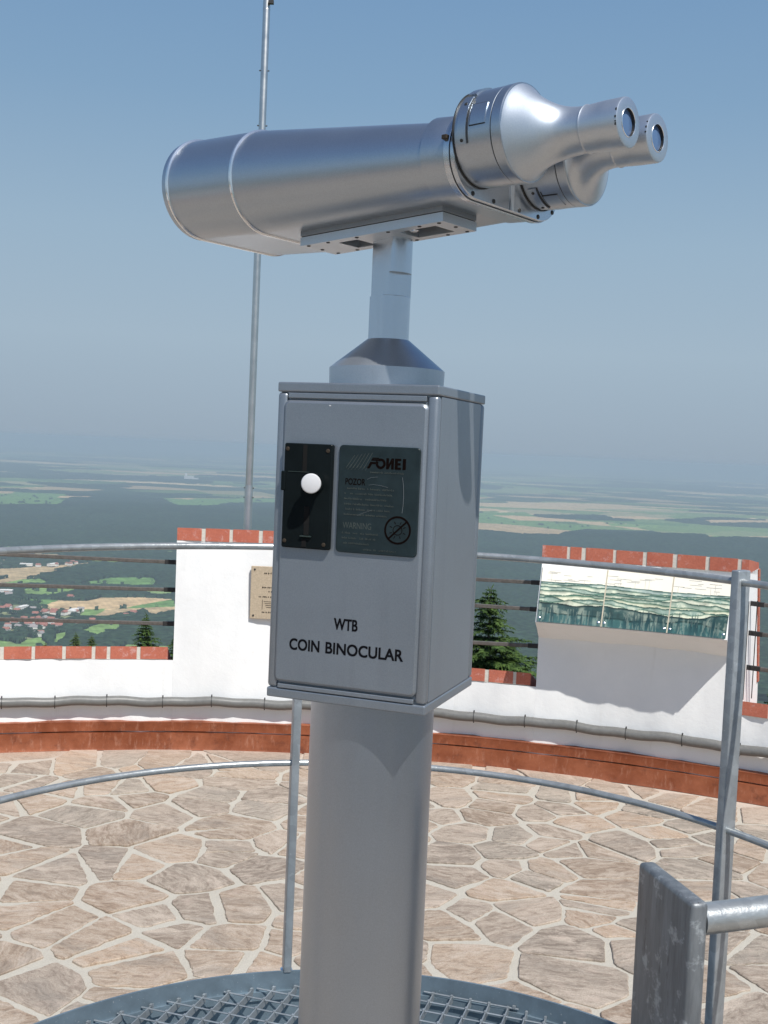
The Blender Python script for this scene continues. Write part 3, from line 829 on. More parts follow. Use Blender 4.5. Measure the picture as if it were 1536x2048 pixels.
def m_copper():
    m = NM('copper_flashing'); v = m.coord(); st_ = m.coord((1, 1, .25))
    a = m.noise(v, 3.0, 7, .72); b = m.noise(st_, 28, 4, .7)
    c = m.mix(m.ramp(a, [(.35, 0.0), (.65, 1.0)]), (.26, .075, .032), (.43, .15, .075))
    c = m.mix(m.ramp(b, [(.55, 0.0), (.75, .5)]), c, (.66, .36, .25))
    c = m.mix(m.ramp(m.noise(v, 9, 6, .7), [(.54, 0.0), (.70, .7)]), c, (.15, .05, .03))
    m.P(Base_Color=c, Roughness=m.math('ADD', m.math('MULTIPLY', a, .25), .28), Metallic=.45)
    m.bump(m.noise(v, 6, 3, .5), .35, .02)
    return m.m
M_COPPER = m_copper()

def lump(phi, z):
    return .010 * sin(phi * .71 + z * 2.1) + .007 * sin(phi * 1.93 + 1.3 - z * 3.3) + .005 * sin(phi * 4.1 + z * 6.0)
def outer_r(z):
    """battered outer face"""
    if z > 1.88: return .52
    return .52 + max(0, min(1, (1.88 - z) / 1.2)) * .42
def arc_block(mb, a0, a1, z0, z1, nz=6, step=.6, tin=0.0, bumpy=True, touts=None, mi=0, ends=True, drop=0.0):
    n = max(2, int(abs(a1 - a0) / step)); rg = []
    zs = [z0 + (z1 - z0) * k / nz for k in range(nz + 1)]
    for i in range(n + 1):
        ph = a0 + (a1 - a0) * i / n; r = []
        for z in zs: r.append(wp(ph, WR - tin + (lump(ph, z) if bumpy else 0), z))
        for z in reversed(zs): r.append(wp(ph, WR + outer_r(z) + (touts or 0), z - drop * (1 if nz == 1 else (z - zs[0]) / (zs[-1] - zs[0]))))
        rg.append(r)
    mb.rings(rg, True, (ends, ends), mi)

# merlons (start, end) and crenels by angle; the sill height differs a little from bay to bay
MER = [(-7.7, 3.6), (14.45, 26.15), (36.6, 48.0), (59, 70), (81, 92.5), (103.5, 115), (126, 137.5), (148.5, 160), (171, 182.5), (193.5, 205), (216, 227.5), (238.5, 250), (261, 272.5), (283.5, 295), (306, 317.5), (328.5, 340.8)]
wall = thing('parapet_wall', 'white limewashed battlement wall with red brick coping around the round tower', 'wall', (WC.x, WC.y, 0))
mb = MB()
ZTOP = 1.77
def sill_top(k): return {15: .868, 0: .812, 1: .775}.get(k, .82)      # crenel after merlon k
allc = []
for k, (a0, a1) in enumerate(MER):
    b0 = MER[(k + 1) % len(MER)][0] + (360 if k == len(MER) - 1 else 0)
    allc.append((a1, b0, sill_top(k)))
    arc_block(mb, a0, a1, 0, ZTOP, 14)
    arc_block(mb, a1 + .004, b0 - .004, 0, sill_top(k) - .11, 8, drop=.29)
mb.build('wall_body', M_WHITE, wall, True, 40)
mb = MB(); rg = []
for z, rr2 in ((-19, 11.5), (-.02, 8.95)):
    rg.append([wp(360 * i / 96, rr2, z) for i in range(96)])
mb.rings(rg, True, (False, False)); mb.build('tower_shaft', M_WHITE, wall, True)
rb = random.Random(3)
def coping(name, a0, a1, z0, z1, first=None, tin=.006, drop=.06):
    """mortar bed with a course of bricks standing 3 mm proud"""
    mb = MB(); arc_block(mb, a0 + .02, a1 - .02, z0 + .001, z1 - .004, 1, .6, tin, False, .01, 1, True, drop)
    a = a0
    short = first if first is not None else rb.randint(1, 5)
    k = 0
    while a < a1 - .3:
        w = 1.50 + rb.uniform(-.07, .07)
        if k == short: w = .66
        e = min(a + w, a1)
        if a1 - e < .5: e = a1
        arc_block(mb, a, e, z0 + .003 + rb.uniform(-.001, .004), z1 + rb.uniform(-.002, .002), 1, .5, tin + .004 + rb.uniform(0, .003), False, .016, 0, True, drop)
        a = e + .22 + rb.uniform(-.03, .05); k += 1
    return mb.build(name, [M_BRICK, M_MORTAR], wall)
for k, (a0, a1) in enumerate(MER):
    coping('merlon_coping', a0 - (.02 if k else 0), a1, ZTOP, 1.88, first={1: 1, 0: 9}.get(k))
    c0, c1, st_ = allc[k]
    if k == 15:
        # the left bay in view is laid from its right-hand end
        coping('sill_coping', c0 - .05, c1 - .35, st_ - .11, st_, first=4, tin=-.004, drop=.29)
    else:
        coping('sill_coping', c0 + .0, c1 - .35, st_ - .11, st_, tin=-.004, drop=.29)
    # brick quoins up the outer edge of the jamb
    mb = MB(); z = st_ + .01
    for pa, sg in ((a1, 1),):
        while z < ZTOP - .02:
            zt2 = min(z + .075, ZTOP - .004)
            pts = []
            r_in = WR + outer_r((z + zt2) / 2) - .075
            o1, o2 = WR + outer_r(z) + .012, WR + outer_r(zt2) + .012
            i1, i2 = o1 - .085, o2 - .085
            mb.rings([[wp(pa - .5, i1, z), wp(pa - .5, o1, z), wp(pa - .5, o2, zt2), wp(pa - .5, i2, zt2)], [wp(pa + .07, i1, z), wp(pa + .07, o1, z), wp(pa + .07, o2, zt2), wp(pa + .07, i2, zt2)]])
            z = zt2 + .008
    mb.build('brick_quoin', M_BRICK, wall)
mb = MB()
def ringarc(mb, prof, n=240):
    mb.rings([[wp(360 * i / n, WR + lump(0, 0) * 0 + r, z) for r, z in prof] for i in range(n + 1)], True, (False, False))
ringarc(mb, [(.02, .004), (-.062, .004), (-.052, .030), (-.050, .145), (.02, .149)])
ringarc(mb, [(.02, .158), (-.026, .158), (-.026, .166), (-.030, .225), (-.036, .236), (.02, .246)])
mb.build('copper_flashing', M_COPPER, wall, True, 25)

# conduit along the wall with its clips
M_PVC = m_plain('grey_conduit', (.15, .15, .143), .42, nscale=30, vary=.12)
con = thing('conduit_pipe', 'grey plastic conduit pipe clipped along the foot of the white battlement wall', 'pipe', (WC.x, WC.y, .4))
def conz(ph): return .416 + .006 * sin(ph * .9) + .004 * sin(ph * 2.3 + 1) - .002 * (1 if ph > 0 else 0)
def conr(ph): return WR - .052 + .004 * sin(ph * 1.7)
mb = MB(); mb.tube([wp(-100 + 200 * i / 500, conr(-100 + .4 * i), conz(-100 + .4 * i)) for i in range(501)], .040, 18); mb.build('pipe', M_PVC, con, True)
cl = [-17.6, -14.57, -11.55, -8.22, -5.27, -2.03, 1.1, 4.4, 7.7, 10.85, 13.94, 17.03, 19.9, 23.11, 26.3, 29.4] + [32.5 + 3.1 * k for k in range(8)] + [-20.7 - 3.1 * k for k in range(8)]
for ph in cl:
    mb = MB(); c_ = wp(ph, conr(ph), conz(ph)); d = (wp(ph + .1, conr(ph), 0) - wp(ph - .1, conr(ph), 0)).normalized()
    mb.lathe(c_ - d * .003, d, [(0, .0418), (.006, .0418)], 24)
    mb.box(c_ + UZ * .044 + Vector((0, 0, 0)), d * .005, (c_ - WC).normalized() * .010, UZ * .010)
    mb.box(c_ + UZ * -.042 , d * .004, (c_ - WC).normalized() * .010, UZ * .006)
    mb.build('clip', M_DARK, con)
for ph in (-3.4, 16.0, 12.4, -15.9):
    mb = MB(); c_ = wp(ph, conr(ph), conz(ph)); d = (wp(ph + .1, conr(ph), 0) - wp(ph - .1, conr(ph), 0)).normalized()
    mb.lathe(c_ - d * .03, d, [(0, .0385), (.06, .0385)], 20); mb.build('coupling', M_PVC, con, True)

# bars across the crenels
M_BAR = m_plain('weathered_bar', (.115, .105, .095), .55, .3, nscale=35, vary=.25)
M_SOCK = m_plain('dark_socket', (.018, .018, .018), .6)
barlab = {15: 'three dark horizontal bars across the battlement gap left of the coin box', 0: 'three dark horizontal bars across the battlement gap in front of the large spruce',
          1: 'three dark horizontal bars across the battlement gap at the right edge'}
for k, (c0, c1, st_) in enumerate(allc):
    if k not in barlab: continue
    g = thing('crenel_bars', barlab[k], 'railing', wp((c0 + c1) / 2, WR + .22, st_), 'bars across the battlement gaps')
    zz = {15: ((1.610, 1.565), (1.355, 1.327), (1.068, 1.035)), 0: ((1.535, 1.545), (1.32, 1.318), (.985, 1.010)), 1: ((1.52, 1.50), (1.285, 1.27), (1.01, 1.0))}[k]
    for za, zb_ in zz:
        p, q = wp(c0 - .1, WR + .2, za), wp(c1 + .1, WR + .2, zb_); d = (q - p).normalized(); nn = d.cross(UZ).normalized()
        mb = MB(); mb.rbox((p + q) / 2, d * ((q - p).length / 2), nn * .014, nn.cross(d).normalized() * .0155, .004); b_ = mb.build('bar', M_BAR, g)
        for e_, sg in ((p, 1), (q, -1)):
            mb = MB(); mb.rbox(e_ + d * sg * .06, d * .062, nn * .017, UZ * .0185, .003); mb.build('socket', M_SOCK, b_)
    if k == 1:
        for j in range(2):
            mb = MB(); mb.tube([wp(c0 + .05 + .35 * j, WR + .06 + .1 * j, st_), wp(c0 + .05 + .35 * j, WR + .06 + .1 * j, 1.55)], .004, 8); mb.build('wire', M_SOCK, g)

# plaque
M_PLQ = m_plain('sand_stone_plaque', (.43, .35, .25), .7, nscale=90, vary=.15)
pq = thing('plaque', 'sand coloured plaque with small dark lettering screwed to the white battlement', 'plaque', wp(-1.6, WR - .01, 1.36))
def tang(ph): a = radians(ph); return Vector((cos(a), -sin(a), 0)), Vector((-sin(a), -cos(a), 0))
pt, pn = tang(-1.6)
pc_ = wp(-1.6, WR - .022, 1.357)
mb = MB(); mb.rbox(pc_, pt * .215, pn * .012, UZ * .223, .004); mb.build('slab', M_PLQ, pq)
mb = MB()
for sx in (-1, 1):
    for sz in (-1, 1): mb.lathe(pc_ + pt * sx * .185 + UZ * sz * .195 + pn * .012, pn, [(0, .009), (.004, .008)], 12)
build_each(mb, 'screw', M_DARK, pq)
mb = MB(); rnd = random.Random(12)
for z_, w_, h_ in ((.165, .10, .016), (.045, .115, .014), (.010, .06, .012), (-.035, .14, .013), (-.165, .11, .014)):
    x_ = -w_
    while x_ < w_:
        mb.box(pc_ + pt * x_ + UZ * z_ + pn * .0128, pt * .0032, pn * .0005, UZ * (h_ * rnd.uniform(.35, .5)))
        if rnd.random() > .3: mb.box(pc_ + pt * (x_ + .004) + UZ * (z_ + rnd.uniform(-.4, .4) * h_) + pn * .0128, pt * .004, pn * .0005, UZ * .0012)
        x_ += rnd.choice((.012, .013, .020))
for j in range(4):
    mb.box(pc_ + UZ * (-.075 - .016 * j) + pn * .0128, pt * (.10 - .008 * j), pn * .0005, UZ * .0018)
for sx in (-1, 1): mb.box(pc_ + pt * sx * .112 + UZ * -.10 + pn * .0128, pt * .0018, pn * .0005, UZ * .042)
mb.build('lettering', M_INK, pq)

# panorama board on a plastered console
bd0, bd1 = 14.46, 25.5
def board_p(ph, k, off=0.0):
    """k = 0 top .. 1 bottom; off = outwards from the board face"""
    z = 1.713 - .425 * k; r = WR - .040 - .255 * k
    nrm = Vector((0.425, 0.255)).normalized()
    return wp(ph, r - off * nrm.x, z + off * nrm.y)
brd = thing('panorama_board', 'sloping panorama board painted with dark green hills on the white battlement', 'board', wp(19.8, WR, 1.4))
mb = MB(); rg = []
for i in range(25):
    ph = bd0 + (bd1 - bd0) * i / 24; w_ = .006 * sin(i * 1.1)
    rg.append([board_p(ph, -.04, -.012), board_p(ph, 1.0, -.012), wp(ph, WR - .262 + w_, 1.262), wp(ph, WR - .18 + w_, 1.225), wp(ph, WR - .10 + w_, 1.175), wp(ph, WR + .03, 1.10), wp(ph, WR + .03, 1.73)])
mb.rings(rg); mb.build('console', M_WHITE, brd, True, 40)

def fnoise(x, y, seed=0):
    """value noise on numpy arrays"""
    xi = np.floor(x).astype(np.int64); yi = np.floor(y).astype(np.int64); fx = x - xi; fy = y - yi
    fx = fx * fx * (3 - 2 * fx); fy = fy * fy * (3 - 2 * fy)
    def h(a, b):
        n_ = (a * 374761393 + b * 668265263 + seed * 144665) & 0x7fffffff
        n_ = ((n_ ^ (n_ >> 13)) * 1274126177) & 0x7fffffff
        return ((n_ ^ (n_ >> 16)) & 0xffff) / 65535.0
    return (h(xi, yi) * (1 - fx) + h(xi + 1, yi) * fx) * (1 - fy) + (h(xi, yi + 1) * (1 - fx) + h(xi + 1, yi + 1) * fx) * fy
def fbm(x, y, seed=0, o=4):
    s = 0; a = 1; t = 0
    for k in range(o):
        s = s + a * fnoise(x * 2 ** k, y * 2 ** k, seed + k * 17); t += a; a *= .5
    return s / t

def painting(u, v):
    """u along the whole board 0..3.4, v = 0 bottom .. 1 top; albedo of the printed panorama"""
    shp = u.shape; col = np.zeros(shp + (3,))
    cream = np.array((.80, .76, .64)); col[:] = cream
    col *= (0.97 + .05 * fbm(u * 6, v * 6, 5))[..., None]
    ridges = [(.71, .025, 2.2, (.38, .47, .42)), (.665, .03, 3.1, (.50, .56, .44)), (.62, .035, 4.0, (.36, .46, .38)), (.57, .045, 2.6, (.62, .64, .50)), (.52, .05, 3.3, (.34, .42, .33)),
              (.475, .06, 2.2, (.66, .66, .48)), (.425, .07, 2.8, (.30, .40, .33)), (.375, .08, 1.9, (.56, .60, .46)), (.32, .11, 1.5, (.035, .085, .080)), (.19, .07, 2.0, (.04, .115, .11))]
    for k, (b, a, f, c_) in enumerate(ridges):
        h = b + a * 2 * (fbm(u * f + k * 7.3, u * 0 + k, 40 + k, 4) - .5) + .018 * np.sin(u * 2 + k)
        m_ = v < h
        depth = np.clip((h - v) / .06, 0, 1)
        streak = fbm(u * 9 + k, v * 26 + (h - v) * 34, 70 + k, 4)
        base = np.array(c_)
        cc = base[None, None, :] * (0.42 + .95 * streak)[..., None]
        pale = np.clip((streak - .52) * 5, 0, 1) * np.clip(depth * 1.3 - .1, 0, 1) * (.75 if k < 8 else .25)
        cc = cc * (1 - pale[..., None]) + np.array((.66, .66, .50)) * pale[..., None]
        edge = np.clip(1.25 - (h - v) / (.016 + .03 * fbm(u * 3 + k, u * 0, 23 + k, 2)), 0, 1)
        cc = cc * (1 - np.array((.93, .80, .82)) * edge[..., None])
        col[m_] = cc[m_]
    # spruces in the foreground
    rq = np.random.RandomState(8)
    for _ in range(80):
        x0 = rq.uniform(0, 3.4); y1 = rq.uniform(.20, .40); w0 = rq.uniform(.02, .05)
        m_ = (np.abs(u - x0) < w0 * (1 - v / y1) * (.6 + .5 * np.abs(np.sin(v * 160)))) & (v < y1)
        col[m_] = col[m_] * .25 + np.array((.012, .05, .055)) * .6
    low = np.clip((.16 - v) / .16, 0, 1)[..., None]
    col = col * (1 - .35 * low) + np.array((.05, .15, .15)) * .35 * low
    st_ = fbm(u * 45, v * 5, 90, 3); m_ = (v < .26) & (st_ > .60)
    col[m_] = col[m_] * .75 + np.array((.36, .42, .34)) * .25
    return np.clip(col, 0, 1)
def m_print():
    m = NM('printed_enamel'); a = m.n('Attribute', attribute_name='Col'); m.P(Base_Color=a.outputs['Color'], Roughness=.35)
    return m.m
M_PRINT = m_print()
seams = [bd0 + .05, 18.35, 22.14, bd1 - .05]
rnd = random.Random(21)
for j in range(3):
    s0, s1 = seams[j] + .03, seams[j + 1] - .03
    nu, nv = 200, 150
    U, V = np.meshgrid(np.linspace(0, 1, nu + 1), np.linspace(0, 1, nv + 1))
    vs = [tuple(board_p(s0 + (s1 - s0) * U[b, a], 1 - V[b, a], .004)) for b in range(nv + 1) for a in range(nu + 1)]
    fs = [(b * (nu + 1) + a, b * (nu + 1) + a + 1, (b + 1) * (nu + 1) + a + 1, (b + 1) * (nu + 1) + a) for b in range(nv) for a in range(nu)]
    me = bpy.data.meshes.new('panel'); me.from_pydata(vs, [], fs)
    c_ = painting(U + j * 1.1, V * 1.0)
    at = me.color_attributes.new('Col', 'FLOAT_COLOR', 'POINT')
    at.data.foreach_set('color', np.concatenate([c_.reshape(-1, 3), np.ones(((nu + 1) * (nv + 1), 1))], 1).astype(np.float32).ravel())
    pan = link_mesh('panel', me, M_PRINT, brd, True)
    mb = MB()
    tl_, ul_ = (board_p(s1, 0) - board_p(s0, 0)), (board_p(s0, 0) - board_p(s0, 1))
    def bb(u, v, o=.005): return board_p(s0 + (s1 - s0) * u, 1 - v, o)
    td_ = tl_.normalized(); vd_ = ul_.normalized(); nd_ = td_.cross(vd_).normalized() * -1
    for q in range(11):
        u0, v0 = rnd.uniform(.03, .85), rnd.uniform(.74, .93); w_ = rnd.uniform(.02, .05)
        mb.box(bb(u0, v0), td_ * w_, nd_ * .0004, vd_ * .0018)
        if rnd.random() > .6: mb.box(bb(u0, (v0 + .70) / 2), td_ * .0009, nd_ * .0004, vd_ * ((v0 - .70) / 2 * .49))
    mb.build('caption_marks', m_plain('grey_print', (.38, .38, .36), .6, bump=0), pan)
    for u_, v_ in ((.035, .07), (.955, .07)):
        mb = MB(); mb.lathe(bb(u_, v_, .004), -nd_ if nd_.z < 0 else nd_, [(0, .010), (.004, .009), (.006, .003)], 14); mb.build('screw', M_BRIGHT, pan, True)
mb = MB()
for sm in seams[1:3]: mb.rings([[board_p(sm - .035, 0, .002), board_p(sm + .035, 0, .002), board_p(sm + .035, 1, .002), board_p(sm - .035, 1, .002)], [board_p(sm - .035, 0, .0052), board_p(sm + .035, 0, .0052), board_p(sm + .035, 1, .0052), board_p(sm - .035, 1, .0052)]])
build_each(mb, 'joint_strip', m_plain('joint_beige', (.45, .40, .30), .6), brd)

# mast behind the wall
M_MAST = m_silver('mast_steel', (.60, .60, .58), .38, 1.0, .08)
mast = thing('mast', 'tall thin steel lightning mast of telescoped tubes rising behind the white battlement', 'mast', (-1.282, 10.6, -.5))
for z0, z1, r in ((-.5, 2.215, .0385), (2.215, 6.70, .0335), (6.70, 9.2, .026)):
    mb = MB(); mb.lathe((-1.282, 10.6, 0), UZ, [(z0, r), (z1 - .02, r), (z1, r * .93)], 28)
    if z0 == 2.215: mb.lathe((-1.282, 10.6, 0), UZ, [(6.60, .0345), (6.62, .029), (6.70, .028)], 28)
    mb.build('tube', M_MAST, mast, True, 40)
mb = MB()
for z in (2.19, 2.10, 1.70, 5.02, 5.55, 6.05):
    a = z * 7
    mb.tube([Vector((-1.282 - .047 * cos(a * 0), 10.6, z)), Vector((-1.282 + .047, 10.6, z))], .006, 8)
build_each(mb, 'bolt', M_DARK, mast)
mb = MB()
for z in (6.66, 6.74, 6.82): mb.box((-1.282 + .045, 10.57, z), (.022, 0, 0), (0, .02, 0), (0, 0, .016))
build_each(mb, 'clamp', M_DARK, mast)
for z in (.3, 1.2):
    mb = MB(); mb.box((-1.282, 10.1, z), (.02, 0, 0), (0, .52, 0), (0, 0, .02)); mb.build('bracket', M_GALV, mast)

# ------------------------------------------------------------------ landscape: everything in km east / north of the tower
POLY={
'tanA':('tan',[(-0.993,3.3),(-0.97,3.399),(-0.897,3.409),(-0.87,3.485),(-0.768,3.519),(-0.668,3.518),(-0.749,3.339),(-0.816,3.257),(-0.885,3.224),(-0.934,3.162)]),
'tanB':('tan2',[(-0.807,3.132),(-0.797,3.251),(-0.694,3.344),(-0.551,3.411),(-0.571,3.32),(-0.646,3.179),(-0.687,3.26),(-0.712,3.206),(-0.763,3.112)]),
'grB2':('green',[(-0.748,3.334),(-0.667,3.511),(-0.57,3.528),(-0.553,3.421),(-0.696,3.351)]),
'grC':('green',[(-1.04,3.808),(-0.966,4.012),(-0.85,4.057),(-0.809,3.981),(-0.777,3.827),(-1.01,3.786)]),
'tanD':('tan2',[(-1.469,4.064),(-1.412,4.148),(-1.305,4.264),(-1.207,4.376),(-1.118,4.535),(-1.151,4.373),(-1.208,4.19),(-1.236,4.001),(-1.336,3.925),(-1.42,3.929)]),
'tanD2':('tan2',[(-1.307,3.727),(-1.309,3.846),(-1.28,3.929),(-1.235,4.009),(-1.208,3.938),(-1.237,3.873),(-1.277,3.754)]),
'grD':('green2',[(-1.272,3.74),(-1.232,3.857),(-1.193,3.889),(-1.131,3.792),(-1.11,3.759),(-1.257,3.696)]),
'grH':('green2',[(-1.156,3.622),(-1.104,3.677),(-1.019,3.702),(-0.987,3.59),(-1.032,3.488),(-1.103,3.492)]),
'grI':('green',[(-1.105,3.408),(-0.986,3.406),(-0.99,3.301),(-1.019,3.305)]),
'grE':('green2',[(-0.769,2.895),(-0.75,2.999),(-0.687,3.038),(-0.682,2.9),(-0.707,2.829)]),
'grF':('green2',[(-0.852,2.663),(-0.864,2.743),(-0.845,2.766),(-0.796,2.673),(-0.734,2.567),(-0.81,2.549)]),
'grG':('green2',[(-0.779,2.681),(-0.811,2.81),(-0.802,2.849),(-0.78,2.783),(-0.771,2.683)]),
'grJ':('green2',[(-0.94,2.69),(-0.914,2.696),(-0.893,2.685),(-0.876,2.625),(-0.914,2.615)]),
'town':('town',[(-1.158,3.211),(-1.074,3.313),(-1.005,3.259),(-0.938,3.184),(-0.854,3.209),(-0.82,3.106),(-0.851,3.012),(-0.82,2.882),(-0.86,2.797),(-0.952,2.809),(-1.044,2.897)]),
'town2':('green2',[(-0.86,3.231),(-0.803,3.273),(-0.802,3.111),(-0.826,3.104)]),
'Ltan1':('tan',[(-3.461,10.882),(-3.046,11.443),(-2.944,10.866),(-3.25,10.38)]),
'Ltan0':('tan2',[(-3.496,9.84),(-3.314,10.063),(-3.181,9.567),(-3.335,9.39)]),
'Lgr':('green',[(-3.306,9.225),(-2.878,9.915),(-2.645,9.377),(-2.286,7.884),(-2.583,7.556),(-2.697,7.532)]),
'Lp':('tan',[(-2.734,9.471),(-2.518,9.704),(-2.469,9.342),(-2.66,9.216)]),
'Ltan2':('tan',[(-2.133,10.12),(-1.745,10.25),(-1.715,9.892),(-2.019,9.732)]),
'Lgr2':('green',[(-1.965,10.018),(-1.677,9.856),(-1.669,11.305),(-1.176,11.873),(-0.967,9.797),(-1.306,9.383),(-1.331,8.484),(-1.507,8.39)]),
'Lgr3':('green2',[(-1.445,12.359),(-1.283,12.734),(-1.193,11.853),(-1.379,11.639)]),
'Rtan1':('tan2',[(0.252,7.774),(0.689,8.02),(0.964,7.922),(1.272,7.472),(1.02,6.68),(0.818,6.69),(0.606,7.014),(0.224,6.825)]),
'Rgr1':('green',[(0.819,9.586),(1.268,10.032),(1.29,8.699),(1.53,8.392),(1.299,7.635),(0.978,8.036),(0.697,8.113)]),
'Rtan0':('tan',[(0.936,9.376),(1.193,9.424),(1.554,9.268),(1.542,8.996),(1.068,8.794)]),
'Rtan2':('tan',[(1.96,9.994),(2.329,10.206),(2.521,9.955),(2.041,9.699)]),
'Rtan3':('tan',[(2.892,10.071),(3.547,10.381),(3.881,10.463),(3.386,9.904),(2.819,9.632)]),
'Rgr2':('green2',[(1.791,9.04),(2.206,9.02),(2.064,8.622),(1.763,8.657)]),
'Rtan4':('tan',[(1.929,8.052),(2.167,7.921),(2.212,7.584),(2.542,7.985),(2.915,8.237),(2.953,7.941),(2.393,7.514),(2.118,7.08),(1.924,6.624),(2.057,7.364),(1.985,7.759)]),
'Rgr3':('green',[(1.911,6.577),(2.081,6.913),(2.393,7.514),(2.913,7.83),(2.528,6.785),(2.123,6.655)]),
}
FOREST=[[(-2.84,7.27),(-2.571,7.519),(-2.239,7.678),(-2.621,9.044),(-2.866,9.929),(-2.527,10.319),(-1.991,10.15),(-1.58,8.488),(-1.316,8.392),(-1.29,9.27),(-0.966,9.631),(-0.345,10.198),(0.519,10.988),(0.087,1.031),(-0.377,0.989)],[(-0.128,6.245),(0.582,6.869),(0.742,6.88),(0.805,6.683),(0.928,6.53),(1.028,6.655),(1.394,7.788),(1.952,8.026),(2.045,7.228),(1.961,6.711),(2.113,6.623),(2.83,6.931),(0.407,0.927),(-0.0,0.895)]]
HOUSES=[(-1.342,4.24),(-1.36,4.254),(-1.304,4.247),(-1.261,4.282),(-1.249,4.301),(-1.227,4.368),(-1.208,4.349),(-1.181,3.494),(-1.159,3.473),(-1.136,3.439),(-1.021,3.194),(-1.013,3.127),(-1.057,3.171),(-1.049,3.186),(-0.931,3.106),(-0.919,3.132),(-0.909,3.142),(-0.87,3.147),(-0.855,3.151),(-0.952,3.089),(-0.943,3.114),(-0.953,2.999),(-0.933,3.009),(-0.921,3.002),(-0.907,2.975),(-0.959,2.882),(-0.922,2.863),(-0.942,2.812),(-0.912,2.904),(-0.887,2.863),(-0.887,2.902),(-0.886,2.981),(-0.878,2.994),(-0.863,2.988),(-0.846,2.962),(-0.864,2.927),(-0.862,2.889),(-0.858,2.949),(-0.794,2.957),(-0.845,2.775),(-0.852,2.781),(-0.772,3.024),(-0.709,3.143),(-0.988,3.18),(-0.955,2.942),(-0.947,3.446),(-0.899,2.879),(-0.891,2.94),(-0.846,2.903),(-0.845,2.942),(-0.875,2.954),(-0.876,2.914),(-1.069,3.167),(-0.957,2.921),(-0.922,2.961),(-0.863,3.156),(-0.875,3.134),(-1.436,4.222),(-1.199,4.398)]
FACTORY=[(-2.605, 14.928), (-2.382, 14.09)]
GROUND = EZ - 500.0
def inpoly(x, y, pl):
    ins = np.zeros(x.shape, bool); n = len(pl)
    xs = [p[0] for p in pl]; ys = [p[1] for p in pl]
    bb = (x > min(xs)) & (x < max(xs)) & (y > min(ys)) & (y < max(ys))
    if not bb.any(): return ins
    X, Y = x[bb], y[bb]; r = np.zeros(X.shape, bool); j = n - 1
    for i in range(n):
        c_ = ((ys[i] > Y) != (ys[j] > Y)) & (X < (xs[j] - xs[i]) * (Y - ys[i]) / (ys[j] - ys[i] + 1e-12) + xs[i])
        r ^= c_; j = i
    ins[bb] = r
    return ins
CLS = {'tan': (.50, .36, .20), 'tan2': (.40, .30, .17), 'green': (.12, .22, .07), 'green2': (.17, .27, .085), 'town': (.20, .22, .11)}
def cells(x, y, sx, sy, seed):
    """irregular patchwork: id hash and distance ratio of the nearest jittered cell"""
    gx = x / sx; gy = y / sy; bx = np.floor(gx); by = np.floor(gy)
    best = np.full(x.shape, 1e9); hid = np.zeros(x.shape)
    for dx in (-1, 0, 1):
        for dy in (-1, 0, 1):
            cx, cy = bx + dx, by + dy
            h1 = np.abs(np.sin(cx * 127.1 + cy * 311.7 + seed) * 43758.5453) % 1; h2 = np.abs(np.sin(cx * 269.5 + cy * 183.3 + seed) * 43758.5453) % 1
            d = np.abs(gx - cx - h1) * 1.0 + np.abs(gy - cy - h2) * 1.0 + .6 * np.hypot(gx - cx - h1, gy - cy - h2)
            m_ = d < best; best[m_] = d[m_]; hid[m_] = (h1 * 7.31 + h2 * 3.77)[m_] % 1
    return hid
